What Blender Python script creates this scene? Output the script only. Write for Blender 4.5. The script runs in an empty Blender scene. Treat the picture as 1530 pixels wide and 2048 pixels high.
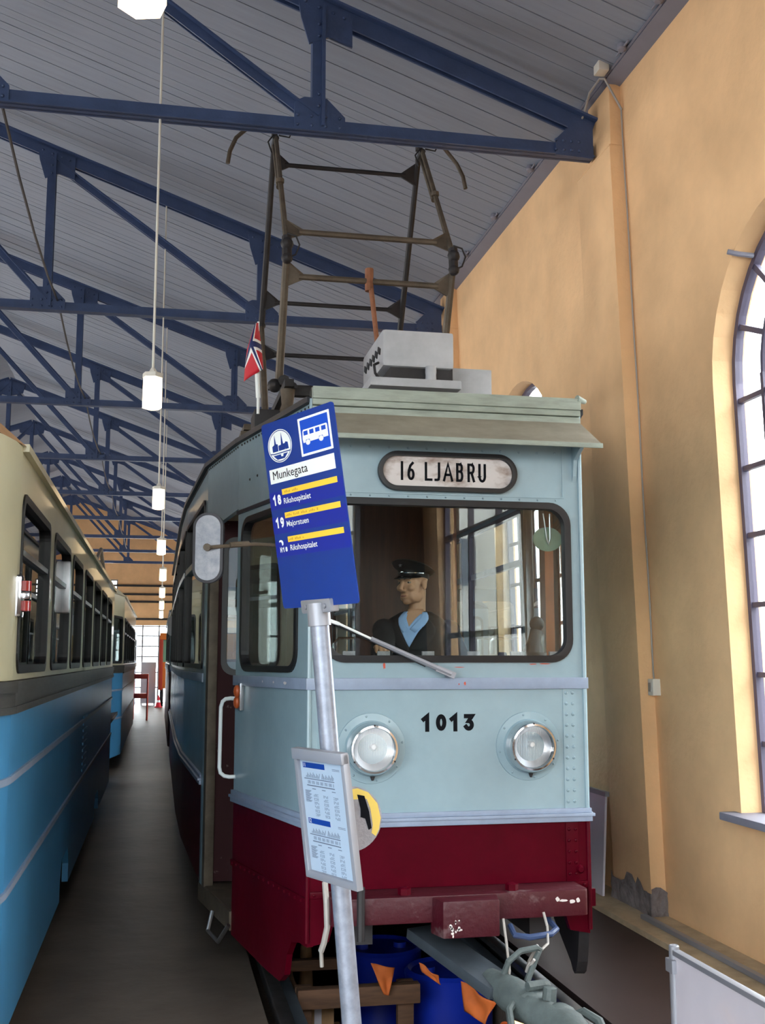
import bpy, bmesh, math, random
from mathutils import Vector, Matrix
from mathutils.geometry import tessellate_polygon
random.seed(7)
sc = bpy.context.scene
col = sc.collection
PI = math.pi

# ------------------------------------------------------------------ camera
cam_d = bpy.data.cameras.new('camera')
cam_d.sensor_fit = 'HORIZONTAL'
cam_d.sensor_width = 36.0
cam_d.lens = 36.0 * 2200.0 / 1530.0
cam_d.clip_start = 0.05
cam_d.clip_end = 300
cam = bpy.data.objects.new('camera', cam_d)
col.objects.link(cam)
cam.location = (0, 0, 1.7)
cam.rotation_euler = (math.radians(90 + 7.663), 0, math.radians(-11.385))
sc.camera = cam

# ------------------------------------------------------------------ world: overcast daylight
world = bpy.data.worlds.new('overcast_sky')
sc.world = world
world.use_nodes = True
bg = world.node_tree.nodes['Background']
bg.inputs[0].default_value = (0.92, 0.97, 1.0, 1)
bg.inputs[1].default_value = 1.0
sc.view_settings.view_transform = 'Standard'
sc.view_settings.look = 'None'
sc.view_settings.gamma = 1
sc.view_settings.use_curve_mapping = False
sc.view_settings.exposure = 4.1
sc.cycles.use_denoising = True
sc.cycles.max_bounces = 12
sc.cycles.diffuse_bounces = 6
sc.cycles.transparent_max_bounces = 24
sc.cycles.caustics_reflective = False
sc.cycles.caustics_refractive = False


def portal(loc, rot, sx, sy):
    """sampling guide for the sky in an opening; gives no light of its own"""
    l = bpy.data.lights.new('sky_portal', 'AREA')
    l.shape = 'RECTANGLE'
    l.size = sx
    l.size_y = sy
    l.cycles.is_portal = True
    o = bpy.data.objects.new('sky_portal', l)
    col.objects.link(o)
    o.location = loc
    o.rotation_euler = rot
    return o


BAYS = [0.55 + 4.5 * k for k in range(1, 10)]       # window centres along the side walls
for yc in BAYS:
    portal((3.42, yc, 2.5), (0, PI / 2, 0), 3.5, 1.85)
    portal((-10.6, yc, 2.5), (0, -PI / 2, 0), 3.5, 1.85)
GATES = [(-9.6, -5.6), (-4.9, -0.5)]     # open gates in the near end wall
portal((3.42, -0.75, 2.5), (0, PI / 2, 0), 3.5, 3.1)
for a, b in GATES:
    portal(((a + b) / 2, -3.05, 2.5), (PI / 2, 0, 0), b - a, 5.0)


portal((1.36, -3.05, 3.6), (PI / 2, 0, 0), 2.12, 2.6)


# ------------------------------------------------------------------ materials
def lin(c):
    return tuple((v / 255 / 12.92) if v / 255 <= 0.04045 else ((v / 255 + 0.055) / 1.055) ** 2.4 for v in c)


MATS = {}


def mat(name, rgb, rough=0.5, metal=0.0, var=0.0, scale=5.0, bump=0.0, bscale=None, rgb2=None, coat=0.0, detail=4.0, stretch=None, thresh=None, spec=0.5):
    m = bpy.data.materials.new(name)
    m.use_nodes = True
    nt = m.node_tree
    p = nt.nodes['Principled BSDF']
    c = lin(rgb)
    p.inputs['Base Color'].default_value = (*c, 1)
    p.inputs['Roughness'].default_value = rough
    p.inputs['Metallic'].default_value = metal
    p.inputs['Coat Weight'].default_value = coat
    p.inputs['Coat Roughness'].default_value = 0.08
    p.inputs['Specular IOR Level'].default_value = spec
    if var or bump or rgb2:
        tc = nt.nodes.new('ShaderNodeTexCoord')
        mp = nt.nodes.new('ShaderNodeMapping')
        if stretch:
            mp.inputs['Scale'].default_value = stretch
        nt.links.new(tc.outputs['Object'], mp.inputs['Vector'])
        n = nt.nodes.new('ShaderNodeTexNoise')
        n.inputs['Scale'].default_value = scale
        n.inputs['Detail'].default_value = detail
        n.inputs['Roughness'].default_value = 0.62
        nt.links.new(mp.outputs[0], n.inputs['Vector'])
        if var or rgb2:
            r = nt.nodes.new('ShaderNodeValToRGB')
            lo, hi = thresh or (0.3, 0.7)
            r.color_ramp.elements[0].position = lo
            r.color_ramp.elements[1].position = hi
            if rgb2:
                c2 = lin(rgb2)
                r.color_ramp.elements[0].color = (*c, 1)
                r.color_ramp.elements[1].color = (*c2, 1)
            else:
                r.color_ramp.elements[0].color = (*[v * (1 - var) for v in c], 1)
                r.color_ramp.elements[1].color = (*[min(1, v * (1 + var)) for v in c], 1)
            nt.links.new(n.outputs['Fac'], r.inputs[0])
            nt.links.new(r.outputs[0], p.inputs['Base Color'])
        if bump:
            n2 = nt.nodes.new('ShaderNodeTexNoise')
            n2.inputs['Scale'].default_value = bscale or scale * 6
            n2.inputs['Detail'].default_value = 5
            nt.links.new(mp.outputs[0], n2.inputs['Vector'])
            b = nt.nodes.new('ShaderNodeBump')
            b.inputs['Strength'].default_value = bump
            b.inputs['Distance'].default_value = 0.02
            nt.links.new(n2.outputs['Fac'], b.inputs['Height'])
            nt.links.new(b.outputs[0], p.inputs['Normal'])
    MATS[name] = m
    return m


def glass_mat(name, tint=(0.93, 0.97, 0.96), base=0.06, rough=0.0):
    m = bpy.data.materials.new(name)
    m.use_nodes = True
    nt = m.node_tree
    nt.nodes.clear()
    out = nt.nodes.new('ShaderNodeOutputMaterial')
    tr = nt.nodes.new('ShaderNodeBsdfTransparent')
    tr.inputs[0].default_value = (*tint, 1)
    gl = nt.nodes.new('ShaderNodeBsdfGlossy')
    gl.inputs['Roughness'].default_value = rough
    lw = nt.nodes.new('ShaderNodeLayerWeight')
    lw.inputs[0].default_value = 0.5
    pw = nt.nodes.new('ShaderNodeMath')
    pw.operation = 'POWER'
    pw.inputs[1].default_value = 4.0
    nt.links.new(lw.outputs['Facing'], pw.inputs[0])
    ma = nt.nodes.new('ShaderNodeMath')
    ma.operation = 'MULTIPLY_ADD'
    ma.inputs[1].default_value = 1 - base
    ma.inputs[2].default_value = base
    nt.links.new(pw.outputs[0], ma.inputs[0])
    mx = nt.nodes.new('ShaderNodeMixShader')
    nt.links.new(ma.outputs[0], mx.inputs[0])
    nt.links.new(tr.outputs[0], mx.inputs[1])
    nt.links.new(gl.outputs[0], mx.inputs[2])
    nt.links.new(mx.outputs[0], out.inputs[0])
    MATS[name] = m
    return m


def emit_mat(name, rgb, strength):
    m = bpy.data.materials.new(name)
    m.use_nodes = True
    p = m.node_tree.nodes['Principled BSDF']
    c = lin(rgb)
    p.inputs['Base Color'].default_value = (*c, 1)
    p.inputs['Emission Color'].default_value = (*c, 1)
    p.inputs['Emission Strength'].default_value = strength
    MATS[name] = m
    return m


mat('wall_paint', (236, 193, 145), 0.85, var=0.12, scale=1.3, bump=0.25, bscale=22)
mat('wall_stone', (120, 112, 112), 0.95, var=0.3, scale=14, bump=0.8, bscale=30)
mat('outer_plaster', (190, 180, 160), 0.9, var=0.1)
mat('floor_brown', (58, 47, 46), 0.5, var=0.12, scale=1.5, spec=0.1)
mat('floor_concrete', (96, 87, 79), 0.42, var=0.22, scale=1.8, bump=0.16, bscale=9, detail=8, spec=0.1)
mat('kerb_stone', (176, 158, 130), 0.8, var=0.2, scale=6, bump=0.2)
mat('pit_concrete', (80, 68, 58), 0.9, var=0.3, scale=5, bump=0.3)
mat('board_grey', (138, 145, 160), 0.7, var=0.06, scale=2.2, stretch=(1, 8, 1), bump=0.08, bscale=30)
mat('deck_dark', (60, 58, 60), 0.9)
mat('window_iron', (84, 78, 98), 0.5)
mat('trim_grey', (132, 132, 146), 0.6, var=0.06)
mat('truss_blue', (58, 76, 114), 0.45, var=0.18, scale=4, bump=0.08, bscale=40)
mat('white_plastic', (225, 222, 212), 0.4)
mat('cable_grey', (165, 160, 155), 0.5)
mat('cable_dark', (45, 45, 50), 0.5)
mat('sun_screen', (112, 134, 118), 0.5, var=0.2, scale=12)
mat('tram_pale', (140, 164, 174), 0.24, var=0.06, scale=3.5, bump=0.05, bscale=18)
mat('tram_red', (74, 3, 20), 0.32, var=0.2, scale=4, bump=0.05, bscale=14, spec=0.08)
mat('tram_red_worn', (66, 5, 22), 0.45, rgb2=(120, 100, 102), scale=7, thresh=(0.61, 0.76), bump=0.2, bscale=30)
mat('tram_trim', (136, 150, 172), 0.4, var=0.1, scale=8)
mat('roof_grime', (112, 106, 100), 0.85, var=0.3, scale=7, bump=0.5, bscale=26)
mat('moulding', (150, 160, 150), 0.6, var=0.2, scale=6, stretch=(1, 1, 5))
mat('visor_paint', (138, 132, 118), 0.65, var=0.2, scale=5, stretch=(1, 1, 3))
mat('rubber', (20, 20, 24), 0.45)
mat('rubber_worn', (38, 38, 46), 0.5, var=0.3, scale=12)
mat('chrome', (215, 215, 218), 0.12, 1.0)
mat('steel', (170, 172, 176), 0.35, 1.0, var=0.15, scale=9)
mat('galvanised', (140, 147, 162), 0.42, 0.5, var=0.2, scale=30, detail=6)
mat('alu', (150, 153, 162), 0.45, 0.4)
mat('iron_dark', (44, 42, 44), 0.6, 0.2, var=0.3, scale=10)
mat('iron_brown', (92, 82, 70), 0.6, 0.2, var=0.3, scale=10)
mat('rust', (140, 92, 66), 0.8, var=0.3, scale=10)
mat('coupler_paint', (82, 92, 92), 0.6, var=0.25, scale=10, bump=0.2)
mat('drawbar_paint', (60, 68, 76), 0.55, var=0.2, scale=7)
mat('box_grey', (176, 178, 182), 0.5, var=0.12, scale=6)
mat('wood_brown', (78, 46, 36), 0.35, var=0.35, scale=3.0, stretch=(9, 9, 0.7), detail=7, coat=0.2)
mat('wood_orange', (140, 82, 52), 0.35, var=0.3, scale=3.0, stretch=(9, 9, 0.7), detail=7, coat=0.2)
mat('wood_raw', (86, 60, 42), 0.8, var=0.35, scale=4, stretch=(1, 8, 8), detail=6)
mat('interior_dark', (70, 52, 42), 0.7)
mat('interior_cream', (150, 120, 84), 0.6)
mat('seat_leather', (90, 60, 44), 0.5)
mat('blind', (206, 200, 198), 0.5, rgb2=(140, 118, 106), scale=7, thresh=(0.5, 0.75), stretch=(1, 1, 1.8))
mat('ink_black', (12, 14, 20), 0.7, spec=0.1)
mat('eye_white', (150, 140, 130), 0.5, spec=0.2)
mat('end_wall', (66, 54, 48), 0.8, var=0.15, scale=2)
mat('chip_white', (214, 208, 206), 0.7)
mat('chip_red', (190, 84, 64), 0.7)
mat('sign_blue', (9, 52, 138), 0.4, var=0.08, scale=3, spec=0.25)
mat('sign_blue_bright', (14, 36, 150), 0.4, spec=0.25)
mat('sign_cyan', (8, 76, 200), 0.4, spec=0.25)
mat('sign_white', (240, 246, 246), 0.4)
mat('sign_yellow', (252, 206, 62), 0.4)
mat('sign_faint', (206, 160, 50), 0.5)
mat('paper', (160, 180, 202), 0.35, spec=0.3)
mat('print_grey', (78, 90, 112), 0.6)
mat('sticker_yellow', (232, 200, 96), 0.6)
mat('plate_worn', (150, 146, 150), 0.6, var=0.2, scale=20, bump=0.2)
mat('flag_red', (200, 22, 44), 0.7)
mat('flag_white', (240, 240, 240), 0.7)
mat('flag_blue', (22, 36, 92), 0.7)
mat('lamp_orange', (180, 84, 40), 0.4)
mat('lamp_red', (150, 20, 26), 0.25, coat=0.6)
mat('left_blue', (70, 140, 188), 0.34, var=0.08, scale=2.5)
mat('left_cream', (186, 181, 150), 0.34, var=0.07, scale=3, coat=0.2)
mat('left_roof', (170, 132, 92), 0.7, var=0.2, scale=4)
mat('left_belt', (72, 70, 66), 0.4, 0.3, var=0.3, scale=6, stretch=(1, 1, 10))
mat('deep_blue', (30, 52, 110), 0.35, coat=0.2)
mat('drum_blue', (14, 40, 150), 0.35, var=0.1, scale=3)
mat('cloth_orange', (176, 88, 32), 0.8, var=0.2, scale=8)
mat('carton', (150, 118, 84), 0.85, var=0.25, scale=6)
mat('panel_white', (206, 202, 212), 0.35, var=0.03, coat=0.2)
mat('red_frame', (164, 54, 34), 0.45, var=0.15)
mat('orange_paint', (206, 112, 40), 0.45)
mat('green_paint', (120, 180, 150), 0.45)
mat('skin', (196, 148, 116), 0.5, var=0.06, scale=20)
mat('skin_lip', (150, 88, 76), 0.5)
mat('eye_dark', (40, 32, 30), 0.3)
mat('door_maroon', (46, 6, 12), 0.6, rgb2=(120, 100, 96), scale=16, thresh=(0.66, 0.74), spec=0.2)
mat('mirror_shell', (140, 148, 162), 0.6, rgb2=(176, 180, 188), scale=22, bump=0.2)
mat('uniform', (24, 24, 28), 0.85, var=0.15, scale=20)
mat('shirt', (150, 180, 222), 0.75)
mat('cap_black', (10, 10, 13), 0.6)
mat('patent', (14, 14, 16), 0.15, coat=0.5)
mat('house_white', (224, 224, 218), 0.8)
mat('house_grey', (120, 126, 136), 0.6)
mat('asphalt', (90, 90, 92), 0.9)
glass_mat('glass', base=0.042)
glass_mat('glass_dark', (0.62, 0.68, 0.68), base=0.09)
glass_mat('lens_glass', (0.97, 0.98, 1.0), base=0.22, rough=0.06)
mat('reflector', (225, 228, 232), 0.3, 0.9)
glass_mat('pane_glass', (0.97, 0.98, 0.98), base=0.03)
emit_mat('lamp_shade', (255, 222, 170), 0.4)
emit_mat('work_light', (255, 196, 120), 0.25)


# ------------------------------------------------------------------ geometry helpers
def V(*a):
    return Vector(a)


def root_loc(o):
    p = Vector((0, 0, 0))
    while o is not None:
        p += o.location
        o = o.parent
    return p


def tag(o, label=None, cat=None, group=None, kind=None):
    if label:
        o['label'] = label
    if cat:
        o['category'] = cat
    if group:
        o['group'] = group
    if kind:
        o['kind'] = kind
    return o


def thing(name, loc, label, cat, group=None, kind=None):
    o = bpy.data.objects.new(name, None)
    o.empty_display_size = 0.1
    col.objects.link(o)
    o.location = loc
    return tag(o, label, cat, group, kind)


class MB:
    """collects geometry in world coordinates and links it as ONE mesh object"""

    def __init__(s):
        s.v = []
        s.f = []
        s.m = []

    def add(s, vs, fs, mi=0):
        k = len(s.v)
        s.v += [Vector(a) for a in vs]
        s.f += [tuple(i + k for i in f) for f in fs]
        s.m += [mi] * len(fs)
        return s

    def box(s, x0, x1, y0, y1, z0, z1, mi=0):
        vs = [(x, y, z) for z in (z0, z1) for y in (y0, y1) for x in (x0, x1)]
        return s.add(vs, [(0, 2, 3, 1), (4, 5, 7, 6), (0, 1, 5, 4), (2, 6, 7, 3), (0, 4, 6, 2), (1, 3, 7, 5)], mi)

    def obox(s, c, u, v, w, mi=0):
        """box about centre c with half-vectors u v w"""
        c, u, v, w = map(Vector, (c, u, v, w))
        vs = [c + u * i + v * j + w * k for k in (-1, 1) for j in (-1, 1) for i in (-1, 1)]
        if u.cross(v).dot(w) < 0:
            fs = [(0, 1, 3, 2), (4, 6, 7, 5), (0, 4, 5, 1), (2, 3, 7, 6), (0, 2, 6, 4), (1, 5, 7, 3)]
        else:
            fs = [(0, 2, 3, 1), (4, 5, 7, 6), (0, 1, 5, 4), (2, 6, 7, 3), (0, 4, 6, 2), (1, 3, 7, 5)]
        return s.add(vs, fs, mi)

    def bar(s, p, q, w, h, up=(0, 0, 1), mi=0):
        p, q = Vector(p), Vector(q)
        d = (q - p)
        L = d.length
        d.normalize()
        side = d.cross(Vector(up))
        if side.length < 1e-4:
            side = d.cross(Vector((0, 1, 0)))
        side.normalize()
        u2 = side.cross(d)
        return s.obox((p + q) / 2, side * w / 2, d * L / 2, u2 * h / 2, mi)

    def tube(s, pts, r, n=8, mi=0, cap=True):
        pts = [Vector(p) for p in pts]
        rs = r if isinstance(r, (list, tuple)) else [r] * len(pts)
        k = len(s.v)
        ref = None
        rings = []
        for i, p in enumerate(pts):
            if i == 0:
                d = pts[1] - p
            elif i == len(pts) - 1:
                d = p - pts[i - 1]
            else:
                d = (pts[i + 1] - p).normalized() + (p - pts[i - 1]).normalized()
            d.normalize()
            if ref is None:
                ref = d.orthogonal().normalized()
            ref = (ref - d * ref.dot(d))
            if ref.length < 1e-5:
                ref = d.orthogonal()
            ref.normalize()
            b = d.cross(ref)
            rings.append([p + (ref * math.cos(2 * PI * j / n) + b * math.sin(2 * PI * j / n)) * rs[i] for j in range(n)])
        for rg in rings:
            s.v += rg
        for i in range(len(pts) - 1):
            for j in range(n):
                a, b_ = k + i * n + j, k + i * n + (j + 1) % n
                s.f.append((a, b_, b_ + n, a + n))
                s.m.append(mi)
        if cap:
            s.f.append(tuple(k + j for j in reversed(range(n))))
            s.f.append(tuple(k + (len(pts) - 1) * n + j for j in range(n)))
            s.m += [mi, mi]
        return s

    def lathe(s, c, ax, prof, n=24, mi=0, cap=True):
        """prof: list of (distance along ax, radius)"""
        c, ax = Vector(c), Vector(ax).normalized()
        a = ax.orthogonal().normalized()
        b = ax.cross(a)
        k = len(s.v)
        for h, r in prof:
            for j in range(n):
                t = 2 * PI * j / n
                s.v.append(c + ax * h + (a * math.cos(t) + b * math.sin(t)) * r)
        for i in range(len(prof) - 1):
            for j in range(n):
                p, q = k + i * n + j, k + i * n + (j + 1) % n
                s.f.append((p, q, q + n, p + n))
                s.m.append(mi)
        if cap:
            s.f.append(tuple(k + j for j in reversed(range(n))))
            s.f.append(tuple(k + (len(prof) - 1) * n + j for j in range(n)))
            s.m += [mi, mi]
        return s

    def ball(s, c, r, n=10, m=6, rot=None, mi=0):
        c = Vector(c)
        r = Vector(r) if not isinstance(r, (int, float)) else Vector((r, r, r))
        k = len(s.v)
        for i in range(1, m):
            t = PI * i / m
            for j in range(n):
                a = 2 * PI * j / n
                p = Vector((r.x * math.sin(t) * math.cos(a), r.y * math.sin(t) * math.sin(a), r.z * math.cos(t)))
                if rot:
                    p = rot @ p
                s.v.append(c + p)
        tp, bt = Vector((0, 0, r.z)), Vector((0, 0, -r.z))
        if rot:
            tp, bt = rot @ tp, rot @ bt
        s.v += [c + tp, c + bt]
        T, B = k + (m - 1) * n, k + (m - 1) * n + 1
        for j in range(n):
            s.f.append((T, k + j, k + (j + 1) % n))
            s.f.append((B, k + (m - 2) * n + (j + 1) % n, k + (m - 2) * n + j))
            s.m += [mi, mi]
        for i in range(m - 2):
            for j in range(n):
                a, b = k + i * n + j, k + i * n + (j + 1) % n
                s.f.append((a, a + n, b + n, b))
                s.m.append(mi)
        return s

    def plate(s, outer, holes, t, O, U, W, N, mi=0):
        """flat plate with holes; outline in (u,w); front face at O, body t thick behind it (against N)"""
        O, U, W, N = map(Vector, (O, U, W, N))
        loops = [list(outer)] + [list(h) for h in holes]
        tri = tessellate_polygon([[Vector((a, b, 0)) for a, b in lp] for lp in loops])
        flat = [p for lp in loops for p in lp]
        n = len(flat)
        k = len(s.v)
        s.v += [O + U * a + W * b for a, b in flat]
        s.v += [O + U * a + W * b - N * t for a, b in flat]
        right = U.cross(W).dot(N) > 0
        for a, b, c in tri:
            A, B, C = flat[a], flat[b], flat[c]
            ccw = (B[0] - A[0]) * (C[1] - A[1]) - (B[1] - A[1]) * (C[0] - A[0]) > 0
            if ccw != right:
                b, c = c, b
            s.f += [(k + a, k + b, k + c), (k + n + a, k + n + c, k + n + b)]
            s.m += [mi, mi]
        off = 0
        for li, lp in enumerate(loops):
            L = len(lp)
            area = sum(lp[i][0] * lp[(i + 1) % L][1] - lp[(i + 1) % L][0] * lp[i][1] for i in range(L))
            flip = (area > 0) != (li == 0)
            if not right:
                flip = not flip
            for i in range(L):
                a, b = k + off + i, k + off + (i + 1) % L
                q = (a, a + n, b + n, b)
                s.f.append(q[::-1] if flip else q)
                s.m.append(mi)
            off += L
        return s

    def grid(s, fn, nu, nv, mi=0, flip=False):
        k = len(s.v)
        for i in range(nu + 1):
            for j in range(nv + 1):
                s.v.append(Vector(fn(i / nu, j / nv)))
        for i in range(nu):
            for j in range(nv):
                a = k + i * (nv + 1) + j
                q = (a, a + nv + 1, a + nv + 2, a + 1)
                s.f.append(q[::-1] if flip else q)
                s.m.append(mi if not callable(mi) else mi(i, j))
        return s

    def mesh(s, name, mats, off=Vector((0, 0, 0)), smooth=True, bevel=0, angle=35):
        me = bpy.data.meshes.new(name)
        me.from_pydata([v - off for v in s.v], [], s.f)
        ms = mats if isinstance(mats, (list, tuple)) else [mats]
        for m in ms:
            me.materials.append(MATS[m])
        me.polygons.foreach_set('material_index', s.m)
        if bevel:
            b = bmesh.new()
            b.from_mesh(me)
            es = [e for e in b.edges if len(e.link_faces) == 2 and e.calc_face_angle(0) > 0.5]
            bmesh.ops.bevel(b, geom=es, offset=bevel, segments=2, profile=0.6, affect='EDGES', clamp_overlap=True)
            b.to_mesh(me)
            b.free()
        if smooth:
            me.polygons.foreach_set('use_smooth', [True] * len(me.polygons))
            me.set_sharp_from_angle(angle=math.radians(angle))
        me.update()
        return me

    def build(s, name, mats, parent=None, **kw):
        off = root_loc(parent) if parent else Vector((0, 0, 0))
        o = bpy.data.objects.new(name, s.mesh(name, mats, off, **kw))
        col.objects.link(o)
        o.parent = parent
        return o

    def solo(s, name, mats, loc, label, cat, group=None, kind=None, **kw):
        """a thing that is one mesh, with its origin at loc"""
        off = Vector(loc)
        o = bpy.data.objects.new(name, s.mesh(name, mats, off, **kw))
        col.objects.link(o)
        o.location = off
        return tag(o, label, cat, group, kind)


def copy_tree(o, parent=None):
    c = o.copy()
    col.objects.link(c)
    c.parent = parent
    for ch in list(o.children):
        copy_tree(ch, c)
    return c


def rrect(x0, x1, z0, z1, r, n=6, corners=(1, 1, 1, 1)):
    """rounded rectangle, counter-clockwise from lower left; corners ll lr ur ul"""
    pts = []
    for k, (cx, cz, a0) in enumerate(((x0 + r, z0 + r, PI), (x1 - r, z0 + r, 1.5 * PI), (x1 - r, z1 - r, 0), (x0 + r, z1 - r, 0.5 * PI))):
        if corners[k] and r > 0:
            for i in range(n + 1):
                a = a0 + i / n * PI / 2
                pts.append((cx + r * math.cos(a), cz + r * math.sin(a)))
        else:
            pts.append(((x0, x1, x1, x0)[k], (z0, z0, z1, z1)[k]))
    return pts


def text_mb(mb, body, size, O, U, W, N, align='LEFT', sx=1.0, lift=0.0006, thick=0.0008, mi=0, bold=0.0, width=None):
    cu = bpy.data.curves.new('lettering', 'FONT')
    cu.body = body
    cu.size = size
    cu.align_x = align
    cu.resolution_u = 3
    cu.offset = bold
    ob = bpy.data.objects.new('lettering', cu)
    col.objects.link(ob)
    dg = bpy.context.evaluated_depsgraph_get()
    me = bpy.data.meshes.new_from_object(ob.evaluated_get(dg))
    bpy.data.objects.remove(ob)
    O, U, W, N = map(Vector, (O, U, W, N))
    if width and len(me.vertices):
        xs = [v.co.x for v in me.vertices]
        sx = width / (max(xs) - min(xs))
    k = len(mb.v)
    mb.v += [O + U * v.co.x * sx + W * v.co.y + N * (lift + thick) for v in me.vertices]
    for p in me.polygons:
        mb.f.append(tuple(k + i for i in p.vertices))
        mb.m.append(mi)
    bpy.data.meshes.remove(me)
    bpy.data.curves.remove(cu)
    return mb


def _arc(cx, cy, rx, ry, a0, a1, n=10):
    return [(cx + rx * math.cos(math.radians(a0 + (a1 - a0) * i / n)), cy + ry * math.sin(math.radians(a0 + (a1 - a0) * i / n))) for i in range(n + 1)]


GLYPH = {'1': [[(0.10, 0.74), (0.52, 0.95), (0.52, 0.0)]],
         '0': [_arc(0.5, 0.5, 0.38, 0.44, 90, 450, 20)],
         '3': [[(0.12, 0.94), (0.84, 0.94), (0.45, 0.58)] + _arc(0.45, 0.31, 0.38, 0.27, 80, -150, 12)],
         '8': [_arc(0.5, 0.74, 0.32, 0.21, 90, 450, 16), _arc(0.5, 0.28, 0.38, 0.24, 90, 450, 16)],
         '9': [_arc(0.5, 0.68, 0.36, 0.27, 0, 360, 16), [(0.86, 0.68), (0.84, 0.4), (0.7, 0.15), (0.42, 0.02)]],
         'I': [[(0.5, 0.0), (0.5, 1.0)]],
         '6': [[(0.75, 0.98), (0.4, 0.82), (0.15, 0.5), (0.12, 0.3)], _arc(0.5, 0.29, 0.38, 0.28, 0, 360, 18)],
         'L': [[(0.1, 1.0), (0.1, 0.0), (1.0, 0.0)]],
         'J': [[(0.9, 1.0), (0.9, 0.2), (0.78, 0.03), (0.5, 0.0), (0.1, 0.0)]],
         'A': [[(0.0, 0.0), (0.5, 1.0), (1.0, 0.0)], [(0.2, 0.33), (0.8, 0.33)]],
         'B': [[(0.05, 0.0), (0.05, 1.0), (0.6, 1.0)] + _arc(0.6, 0.78, 0.3, 0.22, 90, -90, 8) + [(0.05, 0.56)], [(0.6, 0.56)] + _arc(0.6, 0.28, 0.36, 0.28, 90, -90, 8) + [(0.05, 0.0)]],
         'R': [[(0.05, 0.0), (0.05, 1.0), (0.6, 1.0)] + _arc(0.6, 0.75, 0.33, 0.25, 90, -90, 8) + [(0.05, 0.5)], [(0.55, 0.5), (0.95, 0.0)]],
         'U': [[(0.05, 1.0), (0.05, 0.3)] + _arc(0.5, 0.3, 0.45, 0.3, 180, 360, 12) + [(0.95, 1.0)]],
         'N': [[(0.12, 0.0), (0.12, 1.0), (0.88, 0.0), (0.88, 1.0)]]}


def stroke_text(mb, body, O, U, W, N, h, w, t, pitch, lift=0.0012):
    """lettering drawn with a stroke of width t; glyph height h, width w"""
    O, U, W, N = map(Vector, (O, U, W, N))
    for k, ch in enumerate(body):
        for line in GLYPH[ch]:
            p = [Vector((a * (w - t) + t / 2 + k * pitch, t / 2 + b * (h - t))) for a, b in line]
            closed = (p[0] - p[-1]).length < 1e-6
            L, R_ = [], []
            for i in range(len(p)):
                a = p[i - 1] if i else (p[-2] if closed else None)
                b = p[i + 1] if i < len(p) - 1 else (p[1] if closed else None)
                d1 = (p[i] - a).normalized() if a is not None else (b - p[i]).normalized()
                d2 = (b - p[i]).normalized() if b is not None else d1
                d = (d1 + d2).normalized()
                n = Vector((-d.y, d.x)) * (t / 2) / max(0.45, d.dot(d1))
                e1 = d1 * (-t / 2 if a is None else 0) + d2 * (t / 2 if b is None else 0)
                L.append(p[i] + n + e1)
                R_.append(p[i] - n + e1)
            for i in range(len(p) - 1):
                mb.add([O + U * q.x + W * q.y + N * (lift + 0.00001 * i) for q in (R_[i], R_[i + 1], L[i + 1], L[i])], [(0, 1, 2, 3)])
    return mb


def remesh(mb, name, mats, parent, voxel=0.006, smooth_it=4, off=None):
    """union of the collected closed pieces as one continuous surface"""
    off = root_loc(parent) if off is None else off
    me = bpy.data.meshes.new(name)
    me.from_pydata([v - off for v in mb.v], [], mb.f)
    o = bpy.data.objects.new(name, me)
    col.objects.link(o)
    r = o.modifiers.new('r', 'REMESH')
    r.mode = 'VOXEL'
    r.voxel_size = voxel
    r.use_smooth_shade = True
    sm = o.modifiers.new('s', 'SMOOTH')
    sm.factor = 0.5
    sm.iterations = smooth_it
    dg = bpy.context.evaluated_depsgraph_get()
    new = bpy.data.meshes.new_from_object(o.evaluated_get(dg))
    bpy.data.objects.remove(o)
    bpy.data.meshes.remove(me)
    for m in (mats if isinstance(mats, (list, tuple)) else [mats]):
        new.materials.append(MATS[m])
    ob = bpy.data.objects.new(name, new)
    col.objects.link(ob)
    ob.parent = parent
    return ob
# ================================================================== the hall
ORD = ['first', 'second', 'third', 'fourth', 'fifth', 'sixth', 'seventh', 'eighth', 'ninth', 'tenth', 'eleventh']
SL = 0.355                      # roof slope
RX, RY0, RY1 = -3.45, -3.0, 46.0


def zc(x):                      # underside of the boarded ceiling
    return 5.84 + SL * (3.2 - x) if x > RX else 5.84 + SL * (3.2 - (2 * RX - x))


def zt(x):                      # top of the truss rafters
    return 5.69 + SL * (3.05 - x) if x > RX else 5.69 + SL * (3.05 - (2 * RX - x))


# ---- floor with the inspection pit
PIT0, PIT1 = 4.75, 17.5
fl = MB()
fl.box(-10.4, 0.55, RY0, RY1, -0.3, 0.0)
tag(MB().box(2.14, 3.6, RY0, RY1, -0.3, 0.0).build('floor_right', 'floor_brown', smooth=False), kind='structure')
fl.box(0.59, 2.10, RY0, PIT0, -0.3, -0.002)
fl.box(0.59, 2.10, PIT1, RY1, -0.3, -0.002)
tag(fl.build('floor', 'floor_concrete', smooth=False), kind='structure')
for nm, bx_ in (('wall_pit_left', (0.50, 0.74, PIT0, PIT1, -1.15, -0.13)), ('wall_pit_right', (1.95, 2.20, PIT0, PIT1, -1.15, -0.13)),
                ('wall_pit_near', (0.74, 1.95, PIT0 - 0.2, PIT0, -1.15, -0.01)), ('wall_pit_far', (0.74, 1.95, PIT1, PIT1 + 0.2, -1.15, -0.01)),
                ('floor_pit', (0.50, 2.20, PIT0, PIT1, -1.25, -1.15))):
    tag(MB().box(*bx_).build(nm, 'pit_concrete', smooth=False), kind='structure')
kb = MB()
kb.box(2.99, 3.36, RY0, RY1, 0.0, 0.035)
tag(kb.build('trim_1', 'kerb_stone'), kind='structure')
cs = MB()
cs.box(3.11, 3.15, 2.9, 6.96, 0.035, 0.065)
tag(cs.build('trim_2', 'alu', bevel=0.006), kind='structure')

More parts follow.
